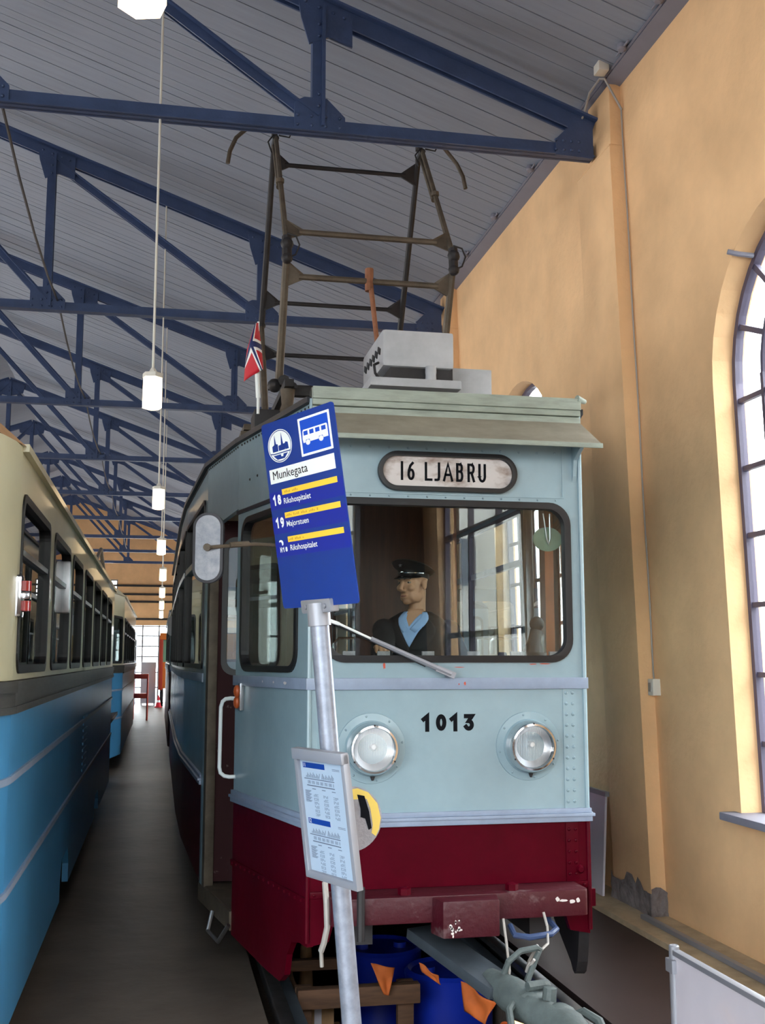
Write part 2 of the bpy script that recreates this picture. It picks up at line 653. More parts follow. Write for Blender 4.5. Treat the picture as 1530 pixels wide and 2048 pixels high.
# ---- rails
def rail(name, x, y0, y1, label, girder=0):
    t = thing(name, (x, y0, 0), label, 'rail')
    m = MB()
    m.box(x - 0.035, x + 0.035, y0, y1, -0.028, 0.008)
    m.box(x - 0.012, x + 0.012, y0, y1, -0.13, -0.028)
    m.build('rail_head', 'steel', t, bevel=0.004)
    if girder:
        m = MB()
        a, b = sorted((x + girder * 0.045, x + girder * 0.115))
        m.box(a, b, PIT0, PIT1, -0.13, -0.045)
        m.build('girder', 'drawbar_paint', t, bevel=0.005)
    return t


rail('rail', 0.64, RY0, RY1, 'worn steel rail beside the inspection pit, on the aisle side', 1)
rail('rail', 2.05, RY0, RY1, 'worn steel rail beside the inspection pit, on the yellow wall side', -1)
for x in (-1.11, -2.52):
    rail('rail', x, RY0, RY1, 'steel rail set in the floor under the cream and blue trams, %s side' % ('aisle' if x > -2 else 'far'))


# ---- right wall with arched windows
def arch(yc, hw=0.9, z0=0.82, zs=3.35, n=20):
    pts = [(yc - hw, z0), (yc + hw, z0)]
    for i in range(n + 1):
        a = PI * i / n
        pts.append((yc + hw * math.cos(a), zs + hw * math.sin(a)))
    return pts


def wx(z):
    return 3.32 - 0.027 * z


w = MB()
w.plate([(RY0, 0), (RY1, 0), (RY1, 5.95), (RY0, 5.95)], [arch(y) for y in BAYS] + [rrect(-2.3, 0.8, 0.8, 4.3, 0.02, 1)], 0.21, (3.32, 0, 0), (0, 1, 0), (-0.027, 0, 1), (-1, 0, 0))
wall_right = tag(w.build('wall_right', 'wall_paint', smooth=False), kind='structure')
w = MB()
w.plate([(RY0, 0), (RY1, 0), (RY1, 5.95), (RY0, 5.95)], [arch(y) for y in BAYS], 0.42, (-10.2, 0, 0), (0, 1, 0), (0.02, 0, 1), (1, 0, 0))
tag(w.build('wall_left', 'wall_paint', smooth=False), kind='structure')


# gabled end walls
def gable(y, holes, N, name, m):
    out = [(-10.6, 0), (3.7, 0), (3.7, zc(3.7) + 0.1), (RX, zc(RX) + 0.15), (-10.6, zc(-10.6) + 0.1)]
    g = MB()
    g.plate(out, holes, 0.35, (0, y, 0), (1, 0, 0), (0, 0, 1), N)
    return tag(g.build(name, m, smooth=False), kind='structure')


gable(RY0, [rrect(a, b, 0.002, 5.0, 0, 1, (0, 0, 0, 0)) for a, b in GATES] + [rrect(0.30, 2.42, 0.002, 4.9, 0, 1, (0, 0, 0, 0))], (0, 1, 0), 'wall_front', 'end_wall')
dg_ = MB()
dg_.box(0.30, 0.38, -3.1, -3.0, 0, 4.9)
dg_.box(2.34, 2.42, -3.1, -3.0, 0, 4.9)
dg_.box(1.32, 1.40, -3.1, -3.0, 0, 4.9)
for z in (2.25, 4.82):
    dg_.box(0.38, 2.34, -3.09, -3.01, z, z + 0.08)
dg_ = tag(dg_.build('door_2', 'house_grey', smooth=False), kind='structure')
for i in range(10):
    MB().box(0.39 + 0.195 * i, 0.575 + 0.195 * i, -3.07, -3.03, 0.01, 2.25).build('plank', 'wood_raw', dg_, smooth=False)
for z in (2.75, 3.25, 3.75, 4.25):
    MB().box(0.38, 2.34, -3.07, -3.03, z, z + 0.045).build('glazing_bar', 'house_grey', dg_, smooth=False)
for i in range(5):
    for xa in (0.38, 1.40):
        MB().box(xa, xa + 0.94, -3.052, -3.048, 2.33 + 0.5 * i, 2.33 + 0.5 * i + 0.44).build('pane', 'pane_glass', dg_, smooth=False)
BACKDOOR = (-1.35, 1.3, 0.002, 3.1)
BACKWIN = (-3.4, -1.72, 3.75, 4.95)
gable(RY1, [rrect(*BACKDOOR, 0, 1, (0, 0, 0, 0)), rrect(*BACKWIN, 0, 1, (0, 0, 0, 0))], (0, -1, 0), 'wall_back', 'wall_paint')
portal((0.0, 46.4, 1.6), (-PI / 2, 0, 0), 2.6, 3.0)
g = MB()
for i in range(5):
    x = BACKDOOR[0] + 0.02 + (BACKDOOR[1] - BACKDOOR[0] - 0.04) * i / 4
    g.box(x - 0.03, x + 0.03, 46.05, 46.11, 0, 3.1)
for z in (0.6, 1.2, 1.83, 2.25, 2.67, 3.06):
    g.box(BACKDOOR[0], BACKDOOR[1], 46.06, 46.1, z - 0.025, z + 0.025)
d = tag(g.build('door_1', 'house_grey', smooth=False), kind='structure')
MB().box(BACKDOOR[0], BACKDOOR[1], 46.075, 46.085, 0, 3.1).build('pane', 'pane_glass', d, smooth=False)
g = MB()
for i in range(4):
    x = BACKWIN[0] + 0.02 + (BACKWIN[1] - BACKWIN[0] - 0.04) * i / 3
    g.box(x - 0.03, x + 0.03, 46.05, 46.11, 3.75, 4.95)
for z in (3.78, 4.15, 4.55, 4.92):
    g.box(BACKWIN[0], BACKWIN[1], 46.06, 46.1, z - 0.03, z + 0.03)
tag(g.build('window_12', 'house_grey', smooth=False), kind='structure')
g = MB()
for z in (3.35, 4.05, 4.35, 4.7):
    g.box(-9.8, 3.2, 45.85, 45.95, z - 0.04, z + 0.04)
tag(g.build('trim_3', 'iron_dark', smooth=False), kind='structure')

# ---- pilasters: slightly tapering, with a bare stone foot
def pilaster(y0, y1, k):
    m = MB()
    pr = 0.105
    zz = [0.16, 1.5, 3.0, 4.4, 5.36]
    for a, b in zip(zz[:-1], zz[1:]):
        vs = []
        for z in (a, b):
            xw = wx(z)
            vs += [(xw + 0.1, y0, z), (xw - pr, y0, z), (xw - pr, y1, z), (xw + 0.1, y1, z)]
        m.add(vs, [(0, 1, 5, 4), (1, 2, 6, 5), (2, 3, 7, 6)] + ([(3, 2, 1, 0)] if a == zz[0] else []))
    xw = wx(5.5)
    # shoulder cut for the truss bearing, upper neck to the cornice
    m.box(xw - pr, xw + 0.1, y0, y1, 5.36, 5.37)
    m.box(xw - pr + 0.012, xw + 0.1, y0, y1 - 0.22, 5.37, 5.83)
    p = tag(m.build('trim_pilaster', 'wall_paint', bevel=0.018), kind='structure')
    # rough stone foot
    f = MB()
    nb = 14
    top = [0.11 + 0.10 * random.random() for _ in range(nb + 1)]
    xf = wx(0) - pr - 0.012
    def face(i, j):
        y = y0 - 0.015 + (y1 - y0 + 0.03) * i
        z = 0.035 + j * (top[min(nb, int(i * nb))] + 0.05 - 0.035)
        return (xf - 0.012 * random.random(), y, z)
    f.grid(face, nb, 4)
    f.grid(lambda i, j: (xf + 0.25 * i, y0 - 0.015 - 0.014 * random.random(), 0.035 + j * (0.14 + 0.05 * random.random())), 8, 4)
    f.box(xf, 3.4, y0 - 0.005, y1 + 0.005, 0.03, 0.175)
    f.build('stone_foot', 'wall_stone', p, smooth=False)
    return p


for k in range(10):
    y = 2.5 + 4.5 * k
    pilaster(y, y + 0.62, k)

# ---- window joinery
win_n = [0]


def make_window(yc):
    win_n[0] += 1
    xo = 0.13
    O = (3.32 + xo, 0, 0)
    U, W_, N = (0, 1, 0), (-0.027, 0, 1), (-1, 0, 0)
    m = MB()
    m.plate(arch(yc, 0.905, 0.815), [arch(yc, 0.865, 0.86)], 0.05, O, U, W_, N)
    r = tag(m.build('window_%d' % win_n[0], 'window_iron', smooth=False), kind='structure')
    r.location = (0, 0, 0)

    def P(u, z, d=0.0):
        return Vector((3.32 + xo + 0.025 - d - 0.027 * z, yc + u, z))
    zs = 3.35
    rows = [0.84, 1.22, 1.615, 2.02, 2.43, 2.83, 3.24]
    cols = [-0.88, -0.59, -0.2, 0.2, 0.59, 0.88]
    for z in rows[1:]:
        MB().bar(P(-0.88, z), P(0.88, z), 0.03, 0.03).build('glazing_bar', 'window_iron', r, smooth=False)
    for c in cols[1:-1]:
        zt_ = zs if abs(c) > 0.5 else 3.93
        MB().bar(P(c, 0.84), P(c, zt_), 0.03, 0.034, up=(1, 0, 0)).build('glazing_bar', 'window_iron', r, smooth=False)
    ring = MB()
    pts = [P(0.59 * math.cos(a), zs + 0.59 * math.sin(a)) for a in [PI * i / 18 for i in range(19)]]
    ring.tube(pts, 0.018, 6)
    ring.build('glazing_ring', 'window_iron', r)
    for a in (22.5, 47, 70, 110, 133, 157.5):
        a = math.radians(a)
        MB().bar(P(0.59 * math.cos(a), zs + 0.59 * math.sin(a)), P(0.88 * math.cos(a), zs + 0.88 * math.sin(a)), 0.034, 0.03, up=(1, 0, 0)).build('glazing_bar', 'window_iron', r, smooth=False)
    for i in range(6):
        for j in range(5):
            m = MB()
            a, b = cols[j] + 0.012, cols[j + 1] - 0.012
            c, d_ = rows[i] + 0.012, rows[i + 1] - 0.012
            m.obox((P(a, c) + P(b, d_)) / 2, (0.0015, 0, 0), (0, (b - a) / 2, 0), (P(0, d_) - P(0, c)) / 2)
            m.build('pane', 'pane_glass', r, smooth=False)
    # arch lights: outer sectors and the half-round inside the ring
    ang = [0, 22.5, 47, 70, 90, 110, 133, 157.5, 180]
    for a, b in zip(ang[:-1], ang[1:]):
        q = []
        for rr, seq in ((0.87, (0, .5, 1)), (0.60, (1, .5, 0))):
            for s_ in seq:
                t = math.radians(a + (b - a) * s_)
                q.append((rr * math.cos(t), zs + rr * math.sin(t)))
        m = MB()
        m.plate(q, [], 0.003, P(0, 0), U, W_, N)
        m.build('pane', 'pane_glass', r, smooth=False)
    m = MB()
    m.plate([(0.58, 3.25)] + [(0.58 * math.cos(PI * i / 12), zs + 0.58 * math.sin(PI * i / 12)) for i in range(13)] + [(-0.58, 3.25)], [], 0.003, P(0, 0), U, W_, N)
    m.build('pane', 'pane_glass', r, smooth=False)
    sl = MB()
    sl.box(3.20, 3.47, yc - 0.98, yc + 0.98, 0.785, 0.83)
    sl.build('window_sill', 'trim_grey', r, bevel=0.008)
    return r


W0 = make_window(5.05)
for y in BAYS:
    if abs(y - 5.05) > 0.1:
        c = copy_tree(W0)
        win_n[0] += 1
        c.name = 'window_%d' % win_n[0]
        c.location = (0, y - 5.05, 0)

# ---- boarded ceiling: deck, boards, cornice
dk = MB()
th = 0.06
for s_ in (1, -1):
    xa = RX + s_ * (3.35 - RX)
    dk.add([(RX, RY0 - 0.3, zc(RX) + 0.03), (xa, RY0 - 0.3, zc(xa if s_ > 0 else xa) + 0.03), (xa, RY1 + 0.3, zc(xa) + 0.03), (RX, RY1 + 0.3, zc(RX) + 0.03),
            (RX, RY0 - 0.3, zc(RX) + 0.13), (xa, RY0 - 0.3, zc(xa) + 0.13), (xa, RY1 + 0.3, zc(xa) + 0.13), (RX, RY1 + 0.3, zc(RX) + 0.13)],
           [(0, 1, 2, 3), (4, 7, 6, 5), (0, 4, 5, 1), (1, 5, 6, 2), (2, 6, 7, 3), (3, 7, 4, 0)])
ceiling = tag(dk.build('ceiling', 'deck_dark', smooth=False), kind='structure')
BW = 0.135
d_sl = Vector((-1, 0, SL)).normalized()
n_sl = Vector((SL, 0, 1)).normalized()


def board_mesh(y, s_=1, lift=0.0):
    p = Vector((3.22, y, zc(3.22)))
    q = Vector((RX, y, zc(RX)))
    if s_ < 0:
        p.x, q.x = 2 * RX - p.x, RX
    off = Vector((0, 0, lift + 0.011))
    m = MB()
    up = n_sl if s_ > 0 else Vector((-n_sl.x, 0, n_sl.z))
    m.bar(p + off, q + off, BW - 0.006, 0.022, up=up)
    return m


base = board_mesh(0).mesh('ceiling_board', 'board_grey', smooth=False)
base2 = board_mesh(0, 1, 0.004).mesh('ceiling_board', 'board_grey', smooth=False)
y = 3.0
n_b = 0
while n_b < 298:
    o = bpy.data.objects.new('ceiling_board', base if random.random() < 0.6 else base2)
    col.objects.link(o)
    o.parent = ceiling
    o.location = (0, y, 0)
    y += BW
    n_b += 1
rest = MB()
yy = y
while yy < RY1:
    b = board_mesh(yy)
    rest.add(b.v, b.f)
    yy += BW
yy = RY0
while yy < 3.0 - BW * 0.5:
    b = board_mesh(yy)
    rest.add(b.v, b.f)
    yy += BW
yy = RY0
while yy < RY1:
    b = board_mesh(yy, -1)
    rest.add(b.v, b.f)
    yy += BW
tag(rest.build('ceiling_board_field', 'board_grey', ceiling, smooth=False), kind='stuff')

cn = MB()
cn.bar((3.13, RY0, zc(3.13) - 0.02), (3.13, RY1, zc(3.13) - 0.02), 0.15, 0.03, up=n_sl)
cn.bar((3.05, RY0, zc(3.05) - 0.018), (3.05, RY1, zc(3.05) - 0.018), 0.014, 0.014, up=n_sl)
tag(cn.build('trim_4', 'trim_grey', smooth=False), kind='structure')
for jb, y in enumerate([3.9, 4.75, 5.4, 6.05, 6.62, 8.55, 9.6, 10.6, 12.6, 13.6, 14.6]):
    m = MB()
    c = Vector((3.02, y, zc(3.02) - 0.015))
    m.lathe(c + Vector((0, 0, 0.01)), (-0.3, 0, -1), [(0, 0.035), (0.03, 0.033), (0.04, 0.02)], 12)
    m.tube([c + Vector((0, -0.1, -0.01)), c + Vector((0, 0.1, -0.01))], 0.008, 6)
    m.solo('junction_box', 'trim_grey', c, 'small round grey junction box on the ceiling edge, %s one %s' % ((ORD[4 - jb], 'before the cable-topped pilaster') if jb < 5 else (ORD[jb - 5], 'beyond the cable-topped pilaster')), 'junction box', 'junction boxes along the cornice')
m = MB()
c = Vector((3.0, 6.92, zc(3.0) - 0.02))
m.box(c.x - 0.05, c.x + 0.03, c.y - 0.05, c.y + 0.05, c.z - 0.035, c.z + 0.04)
m.solo('junction_box', 'white_plastic', c, 'square pale junction box on the ceiling edge above the stone-footed pilaster', 'junction box', bevel=0.008)

# cable from the junction box over the pilaster head and down its near corner to the switch
m = MB()
pts = [(2.98, 7.25, 5.70), (2.97, 7.1, 5.80), (3.01, 7.0, 5.86), (3.03, 6.96, 5.84), (wx(5.62) - 0.012, 6.965, 5.62)]
m.tube([(2.93, 7.42, 5.56)] + pts, 0.009, 6)
z = 5.62
dn = []
while z > 1.58:
    dn.append((wx(z) - 0.012, 6.972 + 0.004 * math.sin(z * 5), z))
    z -= 0.25
dn.append((wx(1.57) - 0.012, 6.972, 1.57))
m.tube(dn, 0.006, 6)
m.solo('cable', 'cable_grey', (3.2, 6.97, 1.57), 'thin grey cable running down the wall beside the pilaster to a switch box', 'cable')
t = thing('switch_box', (wx(1.5) - 0.01, 6.95, 1.46), 'small white switch box on the yellow wall beside the pilaster', 'switch box')
MB().box(wx(1.5) - 0.055, wx(1.5) + 0.02, 6.905, 6.985, 1.465, 1.575).build('housing', 'white_plastic', t, bevel=0.006)
MB().box(wx(1.5) - 0.062, wx(1.5) - 0.05, 6.925, 6.965, 1.49, 1.55).build('rocker', 'cable_grey', t, bevel=0.003)
m = MB()
m.tube([(wx(4.05) - 0.03, 5.625, 4.055), (wx(4.05) + 0.03, 5.61, 4.04), (wx(4.05) + 0.12, 5.605, 4.035)], 0.016, 8)
m.solo('pipe_stub', 'trim_grey', (wx(4.1), 5.7, 4.05), 'short grey pipe stub across the reveal of the arched window', 'pipe')

# ---- roof trusses
NX = [3.0, 1.0, -1.27, RX, 2 * RX + 1.27, 2 * RX - 1.0, 2 * RX - 3.0]


def make_truss():
    t = thing('roof_truss', (0, 0, 5.42), 'blue riveted steel roof truss passing over the raised pantograph', 'roof truss')
    zb = 5.42
    for s_ in (1, -1):
        m = MB()
        f_ = (lambda x: x) if s_ > 0 else (lambda x: 2 * RX - x)
        p, q = Vector((f_(3.06), 0, zt(3.06) - 0.07)), Vector((f_(RX), 0, zt(RX) - 0.07))
        up = Vector((n_sl.x * s_, 0, n_sl.z))
        m.bar(p + up * 0.055, q + up * 0.055, 0.17, 0.018, up=up)
        for yy in (-0.03, 0.03):
            m.bar(p + Vector((0, yy, 0)) - up * 0.01, q + Vector((0, yy, 0)) - up * 0.01, 0.016, 0.12, up=up)
        m.build('top_chord', 'truss_blue', t, smooth=False)
    m = MB()
    x0, x1 = NX[0] + 0.06, NX[-1] - 0.06
    m.box(x1, x0, -0.055, 0.055, zb - 0.035, zb - 0.022)
    m.box(x1, x0, -0.035, -0.018, zb - 0.035, zb + 0.06)
    m.box(x1, x0, 0.018, 0.035, zb - 0.035, zb + 0.06)
    m.build('bottom_chord', 'truss_blue', t, smooth=False)
    for x in NX[1:-1]:
        m = MB()
        m.box(x - 0.045, x + 0.045, -0.05, -0.034, zb, zt(x) - 0.1)
        m.box(x - 0.045, x + 0.045, 0.034, 0.05, zb, zt(x) - 0.1)
        m.box(x - 0.045, x - 0.033, -0.034, 0.034, zb, zt(x) - 0.1)
        m.box(x + 0.02, x + 0.045, -0.075, -0.05, zb, zt(x) - 0.1)
        m.build('post', 'truss_blue', t, smooth=False)
    for a, b in ((1, 2), (2, 3), (5, 4), (4, 3)):
        m = MB()
        p, q = Vector((NX[a], 0, zb + 0.05)), Vector((NX[b], 0, zt(NX[b]) - 0.16))
        for yy in (-0.02, 0.02):
            m.bar(p + Vector((0, yy, 0)), q + Vector((0, yy, 0)), 0.012, 0.085, up=(0, 1, 0) if False else (0, 0, 1))
        m.bar(p + Vector((0, -0.04, 0.03)), q + Vector((0, -0.04, 0.03)), 0.05, 0.012)
        m.build('diagonal', 'truss_blue', t, smooth=False)
    rv = MB()
    for i, x in enumerate(NX):
        if i in (0, 6):
            s_ = 1 if i == 0 else -1
            q = [(x + 0.05 * s_, zb - 0.05), (x + 0.05 * s_, zt(x) - 0.05), (x - 0.08 * s_, zt(x) - 0.04), (x - 0.24 * s_, zb + 0.08), (x - 0.24 * s_, zb - 0.04)]
        else:
            q = [(x - 0.17, zb - 0.03), (x + 0.19, zb - 0.03), (x + 0.19, zb + 0.08), (x + 0.06, zb + 0.21), (x - 0.10, zb + 0.21), (x - 0.17, zb + 0.17)]
            if x < RX:
                q = [(2 * x - a, b) for a, b in q][::-1]
        MB().plate(q, [], 0.02, (0, -0.052, 0), (1, 0, 0), (0, 0, 1), (0, -1, 0)).build('gusset_plate', 'truss_blue', t, smooth=False)
        for a in (-0.15, -0.05, 0.05, 0.15):
            for b in (0.0, 0.07):
                rv.ball((x + a if 0 < i < 6 else x - 0.15 * (1 if i == 0 else -1) + a * 0.6, -0.055, zb + b), 0.013, 6, 4)
        if 0 < i < 6:
            zz = zt(x) - 0.08
            sgn = 1 if x > RX else (-1 if x < RX else 0)
            if sgn:
                q = [(-0.16, 0.03 + 0.16 * SL), (0.24, 0.03 - 0.24 * SL), (0.24, -0.2 - 0.1), (0.07, -0.24), (-0.07, -0.30), (-0.13, -0.1)]
                q = [(x + a * (-1 if sgn > 0 else 1) * -1, zz + b) for a, b in q]
                if sgn < 0:
                    q = [(2 * x - a, b) for a, b in q]
            else:
                q = [(x - 0.34, zz - 0.1), (x - 0.3, zz - 0.28), (x - 0.08, zz - 0.34), (x + 0.08, zz - 0.34), (x + 0.3, zz - 0.28), (x + 0.34, zz - 0.1), (x, zz + 0.02)]
            MB().plate(q, [], 0.02, (0, -0.052, 0), (1, 0, 0), (0, 0, 1), (0, -1, 0)).build('gusset_plate', 'truss_blue', t, smooth=False)
            for a in (-0.1, 0, 0.1, 0.18):
                rv.ball((x + a, -0.055, zz - a * SL * sgn - 0.02), 0.013, 6, 4)
            for b in (0.15, 0.24):
                rv.ball((x, -0.055, zz - b), 0.013, 6, 4)
                rv.ball((x, -0.055, zb + b), 0.013, 6, 4)
    tag(rv.build('rivets', 'truss_blue', t), kind='stuff')
    return t


truss = make_truss()
truss.location.y = 7.3
for k in (-1, 1, 2, 3, 4, 5, 6, 7, 8):
    c = copy_tree(truss)
    c.location.y = 7.3 + 4.5 * k
    c['label'] = 'blue riveted roof truss, the %s one beyond the truss over the raised pantograph' % ORD[k - 1]
    c['group'] = 'roof trusses beyond the pantograph'
    if k == -1:
        c['label'] = 'blue riveted steel roof truss over the open gates'
        del c['group']
    if k == 1:
        c['label'] = 'blue riveted steel roof truss seen behind the tram flag and the pantograph frame'
        del c['group']

# cable looping from truss to truss
m = MB()
pts = []
for k in range(0, 7):
    for s_ in (0, 0.25, 0.5, 0.75):
        pts.append((-1.16, 7.36 + 4.5 * (k + s_), 5.50 - 0.5 * s_ * (1 - s_)))
m.tube(pts, 0.012, 6)
m.solo('cable', 'cable_dark', (-1.16, 7.36, 5.5), 'black cable sagging from truss to truss above the aisle', 'cable')

# ---- pendant lamps
def make_lamp():
    t = thing('pendant_lamp', (0, 0, 0), 'white pendant lamp hanging over the aisle on a long cord', 'lamp', 'pendant lamps in a row over the aisle')
    m = MB()
    m.lathe((0, 0, -0.125), (0, 0, 1), [(0.0, 0.03), (0.012, 0.066), (0.215, 0.064), (0.23, 0.05)], 6)
    m.build('lamp_shade', 'lamp_shade', t, smooth=False)
    m = MB()
    m.lathe((0, 0, 0.09), (0, 0, 1), [(0.0, 0.069), (0.03, 0.069), (0.04, 0.03), (0.07, 0.012)], 6)
    m.build('cap', 'white_plastic', t, smooth=False)
    m = MB()
    m.tube([(0, 0, 0.15), (0, 0, 3.3)], 0.0085, 6)
    m.build('cord', 'white_plastic', t)
    return t


lamp0 = make_lamp()
for k in range(-1, 7):
    o = lamp0 if k == -1 else copy_tree(lamp0)
    o['label'] = 'white pendant lamp on a long cord, the %s down the aisle from the open gates' % ORD[k + 1]
    o.location = (-0.09 + 0.04 * min(max(k, 0), 3), 7.3 + 4.5 * k, 3.47 - 0.065 * max(k, 0) + (0.07 if k == -1 else 0))
    for ch in o.children:
        if ch.name.startswith('cord'):
            ch.scale.z = (6.70 - o.location.z) / 3.3
# ---- the street outside the open gates: pavement and a pale house across it (seen only in reflections)
m = MB()
m.box(-40, 40, -40, -3.35, -0.35, -0.02)
tag(m.build('floor_street', 'asphalt', smooth=False), kind='structure')
def house(ax, label):
    """ax 0: facade along x beyond the gates; ax 1: facade along y beyond the side opening"""
    def Q(a, d, z):
        return (a, -24 - d, z) if ax == 0 else (15 + d, a - 8, z)

    def bx(a0, a1, d0, d1, z0, z1):
        p, q = Q(a0, d0, z0), Q(a1, d1, z1)
        return MB().box(min(p[0], q[0]), max(p[0], q[0]), min(p[1], q[1]), max(p[1], q[1]), z0, z1)
    t = thing('house', Q(0, 0, -0.02), label, 'house')
    bx(-16, 14, 0, 6, -0.02, 9.5).build('wall', 'house_white', t, smooth=False)
    bx(-16.3, 14.3, -0.3, 6.3, 9.5, 9.9).build('roof', 'house_grey', t, smooth=False)
    for i in range(10):
        for z in (1.0, 4.0, 7.0):
            x = -14.3 + 2.9 * i
            wn = bx(x, x + 1.2, -0.05, 0, z, z + 1.7).build('window', 'house_white', t, smooth=False)
            bx(x + 0.08, x + 1.12, -0.06, -0.05, z + 0.08, z + 1.62).build('pane', 'house_grey', wn, smooth=False)


house(0, 'pale plastered house across the street outside the gates')
house(1, 'pale plastered house across the yard outside the wide side window')
m = MB().box(3.75, 40, -3.3, 46, -0.35, -0.02)
tag(m.build('floor_yard', 'asphalt', smooth=False), kind='structure')
# wide window beside the camera
m = MB()
for y in (-2.3, -1.27, -0.24, 0.75):
    m.box(3.32, 3.38, y, y + 0.05, 0.8, 4.3)
for z in (0.8, 1.95, 3.1, 4.24):
    m.box(3.32, 3.38, -2.3, 0.8, z, z + 0.06)
tag(m.build('window_13', 'window_iron', smooth=False), kind='structure')
# ================================================================== the pale tram 1013
CX = 1.38
tram = thing('tram', (CX, 11.0, 0.0), 'pale green and dark red tram numbered 1013 with a raised pantograph', 'tram')
FY = 5.2
LP = [(0.695, 5.2), (0.425, 6.3), (0.285, 7.15), (0.20, 9.0), (0.18, 10.5), (0.18, 16.6)]
ZG = 2.97                     # gutter
def mir(p): return (2 * CX - p[0], p[1])


def part(mb, name, m, parent=None, **kw):
    return mb.build(name, m, parent or tram, **kw)


def seg(i, side):
    """frame of one flat stretch of the body side: origin, direction along it, outward normal, length"""
    a, b = LP[i], LP[i + 1]
    if side > 0:
        a, b = mir(a), mir(b)
    O = Vector((a[0], a[1], 0))
    d = Vector((b[0] - a[0], b[1] - a[1], 0))
    L = d.length
    d.normalize()
    N = Vector((-d.y, d.x, 0)) if side < 0 else Vector((d.y, -d.x, 0))
    return O, d, N, L


ZV = Vector((0, 0, 1))

# ---- front, upper pale plate with the windscreen opening
WS = (0.765, 1.995, 1.70, 2.47)
FO, FU, FN = Vector((0, FY, 0)), Vector((1, 0, 0)), Vector((0, -1, 0))
fx0, fx1 = LP[0][0], 2 * CX - LP[0][0]
m = MB()
m.plate([(fx0, 0.93), (fx1, 0.93), (fx1, 2.97), (fx0, 2.97)], [rrect(*WS, 0.1)], 0.035, FO, FU, ZV, FN)
front = part(m, 'front_plate', 'tram_pale', smooth=False)
m = MB()
m.plate([(fx0, 0.40), (fx0 + 0.1, 0.42), (fx0 + 0.16, 0.62), (fx1 - 0.16, 0.62), (fx1 - 0.1, 0.42), (fx1, 0.40), (fx1, 0.93), (fx0, 0.93)], [], 0.035, FO, FU, ZV, FN)
front_low = part(m, 'front_apron', 'tram_red', smooth=False)
m = MB()
m.box(fx0 + 0.01, fx1 - 0.01, FY - 0.014, FY + 0.01, 0.615, 0.645)
m.box(fx1 - 0.115, fx1 - 0.05, FY - 0.006, FY + 0.01, 0.64, 0.92)
part(m, 'lower_flange', 'tram_red', bevel=0.004)
# seams and strips on the front
part(MB().box(fx1 - 0.115, fx1 - 0.045, FY - 0.005, FY, 0.985, 1.56), 'cover_strip', 'tram_pale')
part(MB().box(fx0 + 0.045, fx0 + 0.115, FY - 0.005, FY, 0.985, 1.56), 'cover_strip', 'tram_pale')
m = MB()
m.box(fx0 + 0.02, fx1 - 0.087, FY - 0.005, FY, 2.505, 2.512)
m.box(fx1 - 0.094, fx1 - 0.087, FY - 0.005, FY, 2.512, 2.76)
part(m, 'seam_strip', 'tram_pale')
for s_ in (fx0, fx1):
    part(MB().tube([(s_, FY - 0.002, 0.985), (s_, FY - 0.002, 2.96)], 0.012, 8), 'corner_bead', 'tram_pale')
    part(MB().tube([(s_, FY - 0.002, 0.42), (s_, FY - 0.002, 0.925)], 0.012, 8), 'corner_bead', 'tram_red')
# rivets
rv = MB()
def rivet(mb, p, n, r=0.009):
    n = Vector(n)
    mb.lathe(Vector(p), n, [(0, r), (0.004, r * 0.8), (0.006, r * 0.3)], 7, cap=False)
z = 1.02
while z < 1.55:
    for x in (fx1 - 0.098, fx1 - 0.065):
        rivet(rv, (x, FY - 0.005, z), FN)
    rivet(rv, (fx0 + 0.085, FY - 0.005, z), FN)
    z += 0.052
for i in range(13):
    rivet(rv, (fx0 + 0.1 + i * 0.095, FY - 0.001, 2.735), FN, 0.006)
    rivet(rv, (fx0 + 0.1 + i * 0.095, FY - 0.001, 2.495), FN, 0.005)
tag(part(rv, 'rivets', 'tram_pale', front), kind='stuff')
rv = MB()
for i in range(24):
    rivet(rv, (fx0 + 0.03 + i * 0.057, FY - 0.014, 0.63), FN, 0.008)
for k in range(5):
    for x in (fx1 - 0.098, fx1 - 0.065):
        rivet(rv, (x, FY - 0.006, 0.68 + k * 0.052), FN)
rv.lathe((fx1 - 0.045, FY, 0.70), FN, [(0, 0.022), (0.01, 0.02), (0.02, 0.012)], 10)
tag(part(rv, 'rivets', 'tram_red', front_low), kind='stuff')

# ---- windscreen
m = MB()
m.plate(rrect(WS[0] - 0.012, WS[1] + 0.012, WS[2] - 0.012, WS[3] + 0.012, 0.112, 8), [rrect(WS[0] + 0.022, WS[1] - 0.022, WS[2] + 0.022, WS[3] - 0.022, 0.085, 8)], 0.05, FO + FN * 0.016, FU, ZV, FN)
ws = part(m, 'windscreen', 'rubber', bevel=0.004)
m = MB()
m.plate(rrect(WS[0] + 0.01, WS[1] - 0.01, WS[2] + 0.01, WS[3] - 0.01, 0.09, 8), [], 0.005, FO + Vector((0, 0.012, 0)), FU, ZV, FN)
part(m, 'pane', 'glass', ws, smooth=False)
m = MB()
for x in (0.86, 1.03, 1.25, 1.48, 1.70, 1.9):
    m.box(x, x + 0.06, FY + 0.03, FY + 0.05, 1.715, 1.742)
part(m, 'sill_stickers', 'plate_worn', ws, smooth=False)
# round sun screen hung inside the windscreen
m = MB()
m.plate([(1.925 + 0.078 * math.cos(a), 2.31 + 0.062 * math.sin(a)) for a in [2 * PI * i / 24 for i in range(24)]], [], 0.006, (0, 5.30, 0), FU, ZV, FN)
sv = part(m, 'sun_screen', 'sun_screen', smooth=False)
m = MB()
m.tube([(1.90, 5.29, 2.44), (1.918, 5.29, 2.31), (1.925, 5.29, 2.28), (1.935, 5.29, 2.31), (1.935, 5.29, 2.44)], 0.004, 6)
part(m, 'wire_arm', 'steel', sv)

